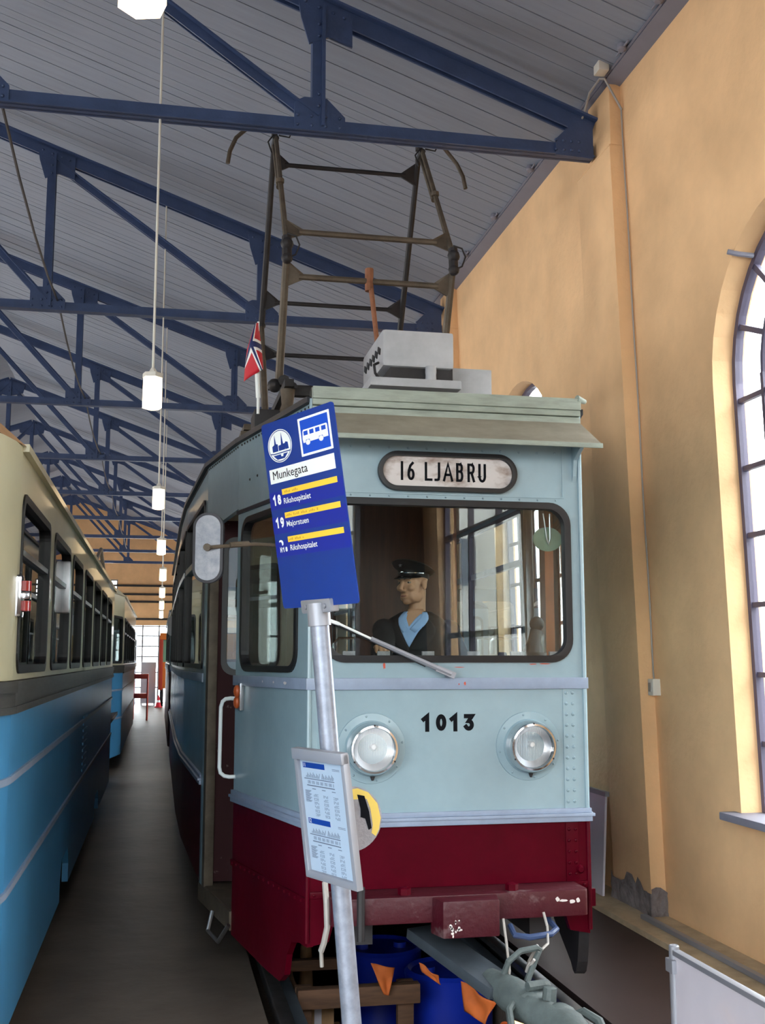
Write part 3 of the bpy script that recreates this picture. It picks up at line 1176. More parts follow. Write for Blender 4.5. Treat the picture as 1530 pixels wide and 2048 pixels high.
# ---- belt rail and waist mouldings round the body
def strip(name, z0, z1, out, m_, segs_l=(0, 2, 3, 4), segs_r=(0, 1, 2, 3, 4), fr=True):
    b = MB()
    if fr:
        b.box(fx0 - out, fx1 + out, FY - out, FY + 0.005, z0, z1)
    for side, ss in ((-1, segs_l), (1, segs_r)):
        for i in ss:
            O, d, N, L = seg(i, side)
            b.obox(O + d * (L / 2) + ZV * ((z0 + z1) / 2) + N * (out / 2 - 0.003), d * (L / 2 + 0.002), N * (out / 2 + 0.003), ZV * ((z1 - z0) / 2))
    return part(b, name, m_, bevel=0.003)


strip('belt_rail', 1.56, 1.615, 0.016, 'tram_trim')
strip('waist_moulding', 0.925, 0.95, 0.02, 'tram_trim')
strip('waist_moulding', 0.95, 0.965, 0.03, 'tram_trim')
strip('waist_moulding', 0.965, 0.988, 0.017, 'tram_trim')

# ---- fleet number, destination sign
m = MB()
stroke_text(m, '1013', (1.233, FY, 1.360), FU, ZV, FN, 0.086, 0.062, 0.0205, 0.0695)
part(m, 'fleet_number', 'ink_black', smooth=False)
m = MB()
m.plate(rrect(1.022, 1.728, 2.52, 2.715, 0.0974, 10), [rrect(1.045, 1.705, 2.543, 2.692, 0.0744, 10)], 0.05, FO + FN * 0.03, FU, ZV, FN)
ds = part(m, 'destination_sign', 'rubber', bevel=0.004)
m = MB()
m.plate(rrect(1.04, 1.71, 2.538, 2.697, 0.079, 10), [], 0.01, FO + FN * 0.008, FU, ZV, FN)
part(m, 'blind', 'blind', ds, smooth=False)
for word in ((('I', -0.004, 0.017), ('6', 0.03, 0.074)), (('L', 0.118, 0.160), ('J', 0.168, 0.202), ('A', 0.213, 0.266), ('B', 0.279, 0.319), ('R', 0.337, 0.379), ('U', 0.393, 0.436))):
    m = MB()
    for ch, x0, x1 in word:
        stroke_text(m, ch, (1.136 + x0, FY - 0.0085, 2.573), FU, ZV, FN, 0.094, x1 - x0, 0.0125, 0.1)
    part(m, 'lettering', 'ink_black', ds, smooth=False)

# ---- eaves mouldings and visor
m = MB()
m.box(fx0 - 0.0, fx1 + 0.0, FY - 0.05, FY + 0.06, 2.955, 3.015)
m.box(fx0 - 0.0, fx1 + 0.0, FY - 0.04, FY + 0.06, 2.925, 2.955)
m.box(fx0 - 0.0, fx1 + 0.0, FY - 0.03, FY + 0.06, 2.885, 2.922)
m.tube([(fx1 - 0.02, FY - 0.04, 3.015), (fx1 + 0.035, FY - 0.02, 3.005)], [0.022, 0.012], 8)
part(m, 'eaves_moulding', 'moulding', bevel=0.006)
m = MB()
vs = [(fx0 - 0.0, FY - 0.03, 2.89), (fx1 + 0.0, FY - 0.03, 2.89), (fx1 + 0.045, FY - 0.2, 2.752), (fx0 - 0.045, FY - 0.2, 2.752)]
vs += [(x, y, z - 0.014) for x, y, z in vs]
m.add(vs, [(0, 3, 2, 1), (4, 5, 6, 7), (0, 4, 7, 3), (1, 2, 6, 5), (0, 1, 5, 4), (2, 3, 7, 6)])
vz = part(m, 'visor', 'visor_paint')
MB().box(fx0 - 0.047, fx1 + 0.047, FY - 0.207, FY - 0.195, 2.732, 2.756).build('edge_bead', 'moulding', vz, bevel=0.003)
for x in (fx0 + 0.02, fx1 - 0.03):
    m = MB()
    m.plate([(0, 2.59), (0.015, 2.62), (0.03, 2.70), (0.12, 2.745), (0, 2.86)], [], 0.02, (x + 0.01, FY, 0), (0, -1, 0), ZV, (1, 0, 0))
    part(m, 'bracket', 'tram_pale', vz, smooth=False)

# ---- headlights
for x in (0.993, 1.77):
    z0 = 1.287
    m = MB()
    m.lathe((x, FY, z0), FN, [(0, 0.165), (0.006, 0.163), (0.012, 0.13), (0.03, 0.122)], 40)
    hl = part(m, 'headlight', 'tram_pale')
    m = MB()
    m.lathe((x, FY, z0), FN, [(0.02, 0.124), (0.055, 0.12), (0.075, 0.118), (0.088, 0.11), (0.09, 0.101), (0.08, 0.098)], 40, cap=False)
    part(m, 'rim', 'chrome', hl)
    m = MB()
    m.lathe((x, FY, z0), FN, [(0.01, 0.012), (0.012, 0.03), (0.03, 0.07), (0.06, 0.098)], 32, cap=False)
    m.lathe((x, FY, z0 + 0.01), FN, [(0.02, 0.014), (0.05, 0.016), (0.06, 0.01)], 12)
    part(m, 'reflector', 'reflector', hl)
    m = MB()
    n_ = 26
    for i in range(n_):
        xa = x - 0.097 + 0.194 * i / n_
        xb = xa + 0.194 / n_
        h_ = math.sqrt(max(0.0001, 0.098 ** 2 - ((xa + xb) / 2 - x) ** 2))
        dome = 0.018 * (1 - (((xa + xb) / 2 - x) / 0.098) ** 2)
        yy = FY - 0.08 - dome
        m.add([(xa, yy, z0 - h_), ((xa + xb) / 2, yy - 0.0022, z0 - h_), (xb, yy, z0 - h_), (xa, yy, z0 + h_), ((xa + xb) / 2, yy - 0.0022, z0 + h_), (xb, yy, z0 + h_)], [(0, 1, 4, 3), (1, 2, 5, 4)])
    part(m, 'lens', 'lens_glass', hl, smooth=False)
    m = MB()
    m.lathe((x, FY - 0.03, z0 - 0.128), (0, 0, -1), [(0, 0.012), (0.018, 0.005)], 8)
    for a in (90, 210, 330):
        m.ball((x + 0.11 * math.cos(math.radians(a)), FY - 0.088, z0 + 0.11 * math.sin(math.radians(a))), 0.005, 6, 4)
    part(m, 'screws', 'iron_dark', hl)
    m = MB()
    for a in range(0, 360, 45):
        rivet(m, (x + 0.15 * math.cos(math.radians(a + 10)), FY - 0.008, z0 + 0.15 * math.sin(math.radians(a + 10))), FN, 0.006)
    tag(part(m, 'rivets', 'tram_pale', hl), kind='stuff')

# ---- wiper
m = MB()
m.lathe((1.371, FY, 1.632), FN, [(0, 0.02), (0.03, 0.018), (0.05, 0.012)], 12)
m.tube([(1.371, FY - 0.05, 1.632), (0.98, FY - 0.055, 1.80)], [0.014, 0.011], 8)
m.bar((1.39, FY - 0.05, 1.625), (1.30, FY - 0.05, 1.662), 0.02, 0.03)
wp = part(m, 'wiper', 'alu')
m = MB()
m.tube([(1.25, FY - 0.035, 1.672), (0.775, FY - 0.035, 1.885)], 0.006, 6)
part(m, 'blade', 'rubber', wp)
m = MB()
m.tube([(0.98, FY - 0.055, 1.80), (0.83, FY - 0.05, 1.868)], 0.006, 6)
m.tube([(0.83, FY - 0.05, 1.868), (0.78, FY - 0.045, 1.885)], 0.009, 6)
part(m, 'rod', 'sign_white', wp)

# ---- sides
def side_win(i, side, u0, u1, z0, z1, r=0.09, mid=None):
    """gasket and pane for an opening of one side stretch"""
    O, d, N, L = seg(i, side)
    b = MB()
    b.plate(rrect(u0 - 0.012, u1 + 0.012, z0 - 0.012, z1 + 0.012, r + 0.01, 6), [rrect(u0 + 0.02, u1 - 0.02, z0 + 0.02, z1 - 0.02, max(r - 0.02, 0.01), 6)], 0.045, O + N * 0.012, d, ZV, N)
    f_ = part(b, 'side_window', 'rubber', smooth=False)
    b = MB()
    b.plate(rrect(u0 + 0.01, u1 - 0.01, z0 + 0.01, z1 - 0.01, max(r - 0.02, 0.01), 6), [], 0.005, O - N * 0.012, d, ZV, N)
    part(b, 'pane', 'glass', f_, smooth=False)
    if mid:
        b = MB()
        b.obox(O + d * ((u0 + u1) / 2) + ZV * mid, d * ((u1 - u0) / 2), N * 0.018, ZV * 0.022)
        part(b, 'mid_rail', 'steel', f_, smooth=False)
    return f_


def side_panel(i, side, holes, z0=0.93, low=0.33, lowpoly=None):
    O, d, N, L = seg(i, side)
    b = MB()
    b.plate([(0, z0), (L, z0), (L, ZG), (0, ZG)], [rrect(*h[:4], h[4]) for h in holes], 0.03, O, d, ZV, N)
    p = part(b, 'side_panel', 'tram_pale', smooth=False)
    b = MB()
    b.plate(lowpoly or [(0, low), (L, low), (L, z0), (0, z0)], [], 0.03, O, d, ZV, N)
    part(b, 'side_skirt', 'tram_red', smooth=False)
    for h in holes:
        side_win(i, side, *h[:5], mid=h[5] if len(h) > 5 else None)
    return p


L0 = seg(0, -1)[3]
skirt = [(0.0, 0.40), (0.10, 0.40), (0.20, 0.38), (0.26, 0.31), (0.29, 0.21), (0.36, 0.165), (0.55, 0.17), (L0, 0.215), (L0, 0.93), (0, 0.93)]
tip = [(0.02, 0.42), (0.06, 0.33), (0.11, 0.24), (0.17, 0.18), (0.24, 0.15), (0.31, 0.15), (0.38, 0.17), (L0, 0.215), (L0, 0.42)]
for side in (-1, 1):
    side_panel(0, side, [(0.165, 1.03, 1.65, 2.48, 0.1)], lowpoly=skirt if side < 0 else [(0, 0.42), (L0, 0.42), (L0, 0.93), (0, 0.93)])
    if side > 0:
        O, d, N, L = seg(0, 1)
        part(MB().plate(tip, [], 0.05, O, d, ZV, N), 'skirt_tip_shaded', 'iron_dark', smooth=False)  # dark colour stands in for the shade on the red skirt's lower tip
    if side > 0:
        side_panel(1, side, [(0.06, 0.80, 1.66, 2.72, 0.05)])
    side_panel(2, side, [(0.14, 1.72, 1.655, 2.74, 0.04, 2.38)])
    side_panel(3, side, [(0.10, 1.42, 1.655, 2.74, 0.04, 2.38)])
    side_panel(4, side, [(0.08 + 1.5 * k, 1.42 + 1.5 * k, 1.655, 2.74, 0.04, 2.38) for k in range(4)])
# rivet line on the left skirt and along the eaves
rv = MB()
for side in (-1, 1):
    O, d, N, L = seg(0, side)
    for k in range(15):
        rivet(rv, O + d * (0.05 + k * 0.075) + ZV * 0.60 + N * 0.012, N, 0.008)
tag(part(rv, 'rivets', 'tram_red'), kind='stuff')
for side in (-1, 1):
    O, d, N, L = seg(0, side)
    part(MB().obox(O + d * (L / 2) + ZV * 0.60 + N * 0.004, d * (L / 2), N * 0.008, ZV * 0.016), 'lower_flange', 'tram_red')
rv = MB()
for i in (0, 1, 2):
    O, d, N, L = seg(i, -1)
    for k in range(int(L / 0.05)):
        rivet(rv, O + d * (0.03 + k * 0.05) + ZV * 2.925 + N * 0.001, N, 0.007)
for u in (0.5, 0.62, 0.8, 0.93):
    O, d, N, L = seg(0, -1)
    rivet(rv, O + d * u + ZV * (2.72 - 0.02 * u), N, 0.008)
tag(part(rv, 'rivets', 'iron_dark'), kind='stuff')
m = MB()
for side in (-1, 1):
    for i in range(5):
        O, d, N, L = seg(i, side)
        m.obox(O + d * (L / 2) + ZV * 2.955 + N * 0.006, d * (L / 2 + 0.004), N * 0.02, ZV * 0.014)
        m.obox(O + d * (L / 2) + ZV * 2.535 + N * 0.003, d * (L / 2), N * 0.008, ZV * 0.010) if i == 0 else None
part(m, 'gutter', 'rubber_worn')

# head board over the left doorway, door post, folded leaf, step
O, d, N, L = seg(1, -1)
m = MB()
m.plate([(0, 2.56), (L, 2.52), (L, ZG), (0, ZG)], [], 0.03, O, d, ZV, N)
part(m, 'door_header', 'tram_pale', smooth=False)
m = MB()
m.obox(O + d * (L - 0.12) + ZV * 1.40 - N * 0.02, d * 0.035, N * 0.03, ZV * 1.15)
part(m, 'door_post', 'iron_brown', bevel=0.01)
m = MB()
m.obox(O + d * (L - 0.045) + ZV * 1.44 - N * 0.012, d * 0.045, N * 0.02, ZV * 1.11)
part(m, 'door_jamb', 'tram_pale', bevel=0.006)
m = MB()
m.plate([(0, 0.36), (0.40, 0.36), (0.40, 2.58), (0, 2.58)], [rrect(0.05, 0.36, 1.62, 2.46, 0.07)], 0.03, (0.345, 7.03, 0), (1, -0.12, 0), ZV, (0, -1, 0))
lf = part(m, 'door_leaf', 'door_maroon', smooth=False)
m = MB()
m.plate(rrect(0.035, 0.375, 1.605, 2.475, 0.08), [rrect(0.07, 0.34, 1.64, 2.44, 0.06)], 0.04, (0.345, 7.02, 0), (1, -0.12, 0), ZV, (0, -1, 0))
part(m, 'gasket', 'rubber', lf, smooth=False)
m = MB()
m.plate(rrect(0.05, 0.36, 1.62, 2.46, 0.07), [], 0.004, (0.345, 7.04, 0), (1, -0.12, 0), ZV, (0, -1, 0))
part(m, 'pane', 'glass', lf, smooth=False)
m = MB()
m.plate([(0.0, 0.0), (L, 0), (L, 0.42), (0, 0.42)], [], 0.05, O + ZV * 0.34, d, -N, ZV)
m.obox(O + d * (L / 2) + ZV * 0.285, d * (L / 2), N * 0.012, ZV * 0.05)
part(m, 'door_step', 'iron_brown', smooth=False)
m = MB()
m.plate([(0.0, 0.0), (L, 0), (L, 0.4), (0, 0.4)], [], 0.03, O + ZV * 0.62 - N * 0.42, d, ZV, N)
part(m, 'step_riser', 'iron_dark', smooth=False)
m = MB()
m.tube([O + d * 0.35 + ZV * 0.27 + N * 0.03, O + d * 0.32 + ZV * 0.17 + N * 0.06, O + d * 0.05 + ZV * 0.17 + N * 0.06, O + d * -0.02 + ZV * 0.27 + N * 0.02], 0.012, 8)
part(m, 'foot_rung', 'steel')
# grab handle beside the doorway, turn lamp
O, d, N, L = seg(0, -1)
m = MB()
e = O + d * (L - 0.03)
m.tube([e + ZV * 1.485, e + ZV * 1.488 + N * 0.03 + d * 0.02, e + ZV * 1.484 + N * 0.055 + d * 0.032, e + ZV * 1.47 + N * 0.07 + d * 0.04, e + ZV * 1.44 + N * 0.078 + d * 0.044, e + ZV * 1.11 + N * 0.08 + d * 0.045, e + ZV * 1.08 + N * 0.074 + d * 0.042, e + ZV * 1.063 + N * 0.055 + d * 0.032, e + ZV * 1.058 + N * 0.03 + d * 0.02, e + ZV * 1.06], 0.011, 8)
part(m, 'grab_handle', 'sign_white')
c = O + d * (L - 0.14) + ZV * 1.50
m = MB()
m.obox(c + N * 0.012, d * 0.022, N * 0.014, ZV * 0.075)
tl = part(m, 'turn_lamp', 'steel', bevel=0.008)
m = MB()
m.ball(c + N * 0.035 + ZV * 0.03 , (0.02, 0.026, 0.035), 10, 6)
m.ball(c + N * 0.035 - ZV * 0.03, (0.02, 0.026, 0.035), 10, 6)
part(m, 'lens', 'lamp_orange', tl)

# ---- mirror on its arm
m = MB()
mc = Vector((0.213, 5.17, 2.218))
mu = Vector((0.97, -0.24, 0)).normalized()
mn = Vector((-mu.y * -1, -mu.x, 0))
mn = Vector((mu.y, -mu.x, 0))
m.plate(rrect(-0.071, 0.071, -0.165, 0.165, 0.068, 8), [], 0.035, mc + mn * 0.018, mu, ZV, mn)
mr = part(m, 'mirror', 'rubber_worn', bevel=0.008)
m = MB()
m.plate(rrect(-0.058, 0.058, -0.152, 0.152, 0.056, 8), [], 0.004, mc + mn * 0.0215, mu, ZV, mn)
part(m, 'back_shell', 'mirror_shell', mr, smooth=False)
m = MB()
m.tube([mc + mn * 0.02 + Vector((0, 0, 0.0)), mc + mn * 0.05 + Vector((0.03, 0, 0.0)), (0.43, 5.2, 2.245), (0.60, 5.32, 2.25), (0.66, 5.345, 2.25)], 0.009, 8)
m.tube([(0.31, 5.15, 2.232), (0.40, 5.18, 2.243)], 0.014, 8)
m.tube([mc + mn * 0.02, mc + mn * 0.04], 0.018, 10)
part(m, 'arm', 'iron_brown', mr)

# ---- bumper
m = MB()
m.plate(rrect(0.775, 1.985, 5.0, 5.2, 0.03, 3, (1, 1, 0, 0)), [], 0.115, (0, 0, 0.645), (1, 0, 0), (0, 1, 0), ZV)
bp = part(m, 'bumper', 'tram_red_worn', bevel=0.01)
m = MB()
m.plate([(1.23, 5.02), (1.26, 4.90), (1.52, 4.90), (1.545, 5.02)], [], 0.16, (0, 0, 0.640), (1, 0, 0), (0, 1, 0), ZV)
part(m, 'coupling_block', 'tram_red_worn', bp, bevel=0.01)
for x in (1.12, 1.63):
    m = MB()
    m.lathe((x, 5.06, 0.645), (0, 0, 1), [(0, 0.03), (0.028, 0.03), (0.032, 0.02)], 6)
    part(m, 'bolt', 'tram_red', bp, smooth=False)
m = MB()
m.box(0.80, 1.96, 5.2, 5.6, 0.50, 0.60)
m.box(0.9, 1.0, 5.2, 8.5, 0.40, 0.60)
m.box(1.76, 1.86, 5.2, 8.5, 0.40, 0.60)
part(m, 'underframe', 'iron_dark', smooth=False)
m = MB()
m.tube([(0.765, 5.12, 0.70), (0.765, 5.07, 0.62), (0.768, 5.06, 0.52), (0.755, 5.07, 0.45), (0.745, 5.09, 0.41)], 0.014, 8)
m.tube([(0.745, 5.09, 0.41), (0.75, 5.10, 0.34)], 0.009, 6)
part(m, 'air_hose', 'cable_grey')
m = MB()
m.tube([(0.905, 4.98, 0.70), (0.905, 4.98, 0.47)], 0.018, 8)
part(m, 'hose_stub', 'iron_dark')
m = MB()
m.tube([(1.60, 5.0, 0.50), (1.60, 4.93, 0.475), (1.66, 4.90, 0.47), (1.76, 4.90, 0.48), (1.80, 4.94, 0.49), (1.80, 5.05, 0.51)], 0.014, 8)
part(m, 'uncoupling_lever', 'truss_blue')
m = MB()
m.plate([(fx1 - 0.02, 0.60), (fx1 + 0.04, 0.60), (fx1 + 0.04, 0.52), (fx1 - 0.02, 0.52)], [], 0.02, (0, FY + 0.02, 0), FU, ZV, FN)
part(m, 'step_bracket', 'tram_red', smooth=False)
MB().box(fx1 + 0.03, fx1 + 0.06, FY + 0.12, FY + 0.3, 0.66, 0.86).build('socket_box', 'iron_dark', tram, bevel=0.006)

# ---- drawbar with coupler head, slung from the bumper by ropes
m = MB()
m.bar((1.26, 5.32, 0.42), (1.485, 4.72, 0.30), 0.17, 0.05)
db = part(m, 'drawbar', 'drawbar_paint', bevel=0.006)
m = MB()
m.tube([(1.45, 4.83, 0.32), (1.50, 4.66, 0.30), (1.54, 4.56, 0.27), (1.63, 4.36, 0.24), (1.66, 4.25, 0.22)], [0.05, 0.075, 0.06, 0.085, 0.06], 12)
m.ball((1.55, 4.6, 0.30), (0.085, 0.07, 0.05), 12, 8)
m.ball((1.62, 4.42, 0.27), (0.075, 0.08, 0.06), 12, 8)
m.lathe((1.60, 4.50, 0.30), (0.1, 0, 1), [(0, 0.03), (0.07, 0.028), (0.075, 0.012)], 10)
part(m, 'coupler_head', 'coupler_paint', db)
m = MB()
m.tube([(1.47, 4.74, 0.33), (1.50, 4.72, 0.42), (1.56, 4.74, 0.455), (1.64, 4.76, 0.46), (1.66, 4.77, 0.45), (1.63, 4.76, 0.40), (1.58, 4.72, 0.33)], 0.014, 8)
m.tube([(1.49, 4.60, 0.30), (1.44, 4.53, 0.28), (1.43, 4.47, 0.24), (1.46, 4.43, 0.2), (1.50, 4.42, 0.2)], 0.016, 8)
m.tube([(1.66, 4.44, 0.26), (1.72, 4.42, 0.29), (1.76, 4.36, 0.27), (1.77, 4.28, 0.2)], 0.02, 8)
m.tube([(1.56, 4.62, 0.34), (1.55, 4.56, 0.24), (1.56, 4.5, 0.18)], 0.024, 8)
m.tube([(1.64, 4.64, 0.34), (1.60, 4.58, 0.36), (1.53, 4.56, 0.36)], 0.02, 8)
part(m, 'shackles', 'coupler_paint', db)
m = MB()
m.tube([(1.545, 4.93, 0.55), (1.55, 4.9, 0.45), (1.53, 4.80, 0.36), (1.50, 4.74, 0.31)], 0.006, 6)
m.tube([(1.75, 4.97, 0.56), (1.76, 4.95, 0.5), (1.715, 4.82, 0.46), (1.65, 4.76, 0.44)], 0.006, 6)
m.tube([(1.66, 4.80, 0.46), (1.64, 4.86, 0.38), (1.60, 4.78, 0.36), (1.62, 4.73, 0.42)], 0.007, 6)
part(m, 'rope', 'cable_grey', db)

# ---- roof
def half(y):
    p = LP
    if y <= p[0][1]:
        return CX - p[0][0]
    for a, b in zip(p[:-1], p[1:]):
        if y <= b[1]:
            t = (y - a[1]) / (b[1] - a[1])
            return CX - (a[0] + (b[0] - a[0]) * t)
    return CX - p[-1][0]


def crown(y):
    t = max(0, min(1, (y - 5.2) / 2.4))
    e = max(0, min(1, (16.6 - y) / 1.1))
    s_ = min(t, e)
    return 0.04 + 0.31 * (s_ * (2 - s_))


ys = [5.2, 5.3, 5.45, 5.65, 5.9, 6.3, 6.7, 7.15, 8, 9, 10.5, 13, 15, 15.8, 16.2, 16.6]
nx = 20


def roof_pt(y, s_):
    """s_ from -1 to 1 across the roof"""
    w_ = half(y) + 0.012
    a = abs(s_)
    return Vector((CX + w_ * s_, y, ZG + crown(y) * (1 - a ** 3.2)))


def roof_fn(u, v):
    i = u * (len(ys) - 1)
    k = min(int(i + 1e-6), len(ys) - 2)
    y = ys[k] + (ys[k + 1] - ys[k]) * (i - k)
    return roof_pt(y, -1 + 2 * v)


m = MB()
m.grid(roof_fn, len(ys) - 1, nx, flip=False)
m.box(fx0, fx1, 5.2, 5.24, 2.96, 3.02)
rf = part(m, 'roof', 'roof_grime', angle=60)
m = MB()
m.box(1.10, 1.62, 5.80, 6.45, 3.20, 3.250)
part(m, 'roof_walk', 'box_grey', rf, bevel=0.008)
# equipment box on insulators
m = MB()
bx0, bx1, by0, by1, bz0, bz1 = 1.185, 1.60, 5.88, 6.5, 3.335, 3.55
m.box(bx0, bx1, by0, by1, bz0, bz1)
rb = part(m, 'roof_box', 'box_grey', bevel=0.02)
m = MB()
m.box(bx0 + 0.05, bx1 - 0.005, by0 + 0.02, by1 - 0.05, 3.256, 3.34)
part(m, 'gap_shade_block', 'iron_dark', rb, smooth=False)  # dark block in the gap under the box, standing in for its shade
for x, y in ((1.46, 5.87), (1.25, 6.4), (1.55, 6.4)):
    m = MB()
    m.lathe((x, y, 3.24), (0, 0, 1), [(0, 0.03), (0.02, 0.032), (0.05, 0.03), (0.07, 0.032), (0.10, 0.03)], 12)
    part(m, 'insulator', 'box_grey', rb)
m = MB()
for k in range(6):
    y = by0 + 0.07 + 0.085 * k
    m.obox((bx0 - 0.002, y + 0.02, 3.445), (0.004, 0, 0), (0, 0.03, 0.014), (0, -0.007, 0.016))
for k in range(6):
    y = by0 + 0.07 + 0.085 * k
    m.obox((bx0 - 0.002, y + 0.02, 3.495), (0.004, 0, 0), (0, 0.03, 0.014), (0, -0.007, 0.016)) if k < 0 else None
part(m, 'louvres', 'rubber', rb, smooth=False)
m = MB()
m.tube([(bx0 - 0.01, 5.95, 3.37), (bx0 - 0.04, 5.93, 3.35), (bx0 - 0.035, 5.92, 3.30), (bx0, 5.93, 3.26)], 0.008, 6)
part(m, 'latch', 'iron_dark', rb)
m = MB()
m.box(1.60, 1.905, 6.15, 6.55, 3.23, 3.42)
part(m, 'resistor_box', 'box_grey', bevel=0.01)
m = MB()
m.lathe((1.97, 5.5, 3.0), (0, 0, 1), [(0, 0.05), (0.05, 0.05), (0.07, 0.03)], 12)
part(m, 'roof_vent', 'box_grey')

# ---- pantograph
PX0, PX1 = 0.775, 1.94
HXL, HXR = 0.765, 1.905
pg = MB()
for x in (0.80, 1.92):
    pg.box(x - 0.03, x + 0.03, 7.1, 8.8, 3.50, 3.55)
pg.box(0.78, 1.95, 7.30, 7.37, 3.49, 3.54)
pg.box(0.78, 1.95, 8.55, 8.62, 3.49, 3.54)
pg.tube([(0.70, 7.55, 3.60), (2.02, 7.55, 3.60)], 0.025, 10)
pg.tube([(0.70, 8.35, 3.60), (2.02, 8.35, 3.60)], 0.025, 10)
pan = part(pg, 'pantograph', 'iron_dark')
for x in (0.80, 1.92):
    for y in (7.2, 8.7):
        m = MB()
        zr = roof_pt(y, (x - CX) / (half(y))).z
        m.lathe((x, y, zr - 0.01), (0, 0, 1), [(0, 0.05), (0.03, 0.055), (0.06, 0.04), (0.1, 0.055), (0.14, 0.04), (3.5 - zr + 0.01, 0.05)], 12)
        part(m, 'insulator', 'iron_brown', pan)
KF, KR, KZ = 7.12, 8.80, 4.47
HZ, HY = 5.66, 7.96
for x, hx in ((PX0, HXL), (PX1, HXR)):
    m = MB()
    m.tube([(x - 0.0, 7.55, 3.60), (x, KF, KZ)], [0.03, 0.024], 8)
    part(m, 'lower_arm', 'iron_brown', pan)
    m = MB()
    m.tube([(x - 0.02, 8.35, 3.60), (x - 0.02, KR, KZ - 0.04)], [0.028, 0.022], 8)
    part(m, 'lower_arm', 'iron_brown', pan)
    m = MB()
    m.tube([(x, KF, KZ), (hx, HY - 0.06, HZ - 0.03)], [0.022, 0.018], 8)
    part(m, 'upper_arm', 'iron_brown', pan)
    m = MB()
    m.tube([(x - 0.02, KR, KZ - 0.04), (hx + 0.0, HY + 0.06, HZ - 0.03)], [0.026, 0.022], 8)
    part(m, 'upper_arm', 'iron_dark', pan)
    m = MB()
    m.tube([(x, KF, KZ - 0.10), (x, KF + 0.02, KZ + 0.08)], 0.034, 8)
    m.ball((x, KF, KZ + 0.02), 0.045, 8, 6)
    m.ball((x, KF, KZ - 0.08), 0.04, 8, 6)
    m.tube([(x, KF + 0.01, KZ + 0.1), (x + 0.06, KF, KZ + 0.08), (x + 0.085, KF, KZ + 0.02), (x + 0.06, KF, KZ - 0.05), (x + 0.02, KF, KZ - 0.07)], 0.006, 6)
    part(m, 'knee_joint', 'iron_dark', pan)
    part(MB().ball((x - 0.02, KR, KZ - 0.04), 0.035, 8, 6), 'knee_joint', 'iron_dark', pan)
    m = MB()
    a = Vector((x, KF, KZ)).lerp(Vector((hx, HY - 0.06, HZ - 0.03)), 0.55)
    b_ = Vector((x, KF, KZ)).lerp(Vector((hx, HY - 0.06, HZ - 0.03)), 0.93)
    m.tube([a + Vector((-0.012, 0, -0.03)), b_ + Vector((-0.02, 0.03, 0))], [0.02, 0.012], 8)
    m.tube([a + Vector((-0.005, -0.01, 0)), a + Vector((-0.005, -0.01, 0.03))], 0.03, 8)
    part(m, 'damper', 'iron_brown', pan)


def cross(a0, a1, t0, name, m_, r=0.022):
    """cross tube between the two arms with gusset plates at its ends"""
    p, q = a0, a1
    mm = MB()
    mm.tube([p + (q - p) * 0.08, q + (p - q) * 0.08], r, 8)
    for e, f in ((p, q), (q, p)):
        d_ = (f - e) * 0.11
        up_ = t0 * 0.11
        mm.add([e + up_ + Vector((0, -0.008, 0)), e - up_ * 0.7 + Vector((0, -0.008, 0)), e + d_ + Vector((0, -0.008, 0.015)), e + d_ + Vector((0, -0.008, -0.015)),
                e + up_ + Vector((0, 0.008, 0)), e - up_ * 0.7 + Vector((0, 0.008, 0)), e + d_ + Vector((0, 0.008, 0.015)), e + d_ + Vector((0, 0.008, -0.015))],
               [(0, 1, 3, 2), (4, 6, 7, 5), (0, 2, 6, 4), (1, 5, 7, 3), (2, 3, 7, 6), (0, 4, 5, 1)])
    part(mm, name, m_, pan)


def on(a, b, t): return Vector(a).lerp(Vector(b), t)


fl0, fl1 = [((x, 7.55, 3.60), (x, KF, KZ)) for x in (PX0, PX1)]
rl0, rl1 = [((x - 0.02, 8.35, 3.60), (x - 0.02, KR, KZ - 0.04)) for x in (PX0, PX1)]
fu0, fu1 = [((x, KF, KZ), (h, HY - 0.06, HZ - 0.03)) for x, h in ((PX0, HXL), (PX1, HXR))]
ru0, ru1 = [((x - 0.02, KR, KZ - 0.04), (h, HY + 0.06, HZ - 0.03)) for x, h in ((PX0, HXL), (PX1, HXR))]
cross(on(*fu0, 0.13), on(*fu1, 0.13), Vector((0, 0.35, 0.93)), 'cross_tube', 'iron_brown')
cross(on(*fl0, 0.80), on(*fl1, 0.80), Vector((0, -0.4, 0.9)), 'cross_tube', 'iron_brown')
cross(on(*ru0, 0.90), on(*ru1, 0.90), Vector((0, -0.35, 0.93)), 'cross_tube', 'iron_dark', 0.018)
cross(on(*ru0, 0.14), on(*ru1, 0.14), Vector((0, -0.35, 0.93)), 'cross_tube', 'iron_dark', 0.018)
cross(on(*rl0, 0.66), on(*rl1, 0.66), Vector((0, 0.4, 0.9)), 'cross_tube', 'iron_dark', 0.018)
a = on(*fl0, 0.80)
m = MB()
mid = (on(*fl0, 0.80) + on(*fl1, 0.80)) / 2
m.tube([mid + Vector((0, -0.01, 0.04)), mid + Vector((0.01, 0.0, -0.02)), (1.40, 7.0, 3.56)], [0.016, 0.018, 0.016], 8)
m.tube([mid + Vector((0, 0, -0.07)), mid + Vector((0, 0, 0.09))], 0.03, 8)
part(m, 'rust_rod', 'rust', pan)
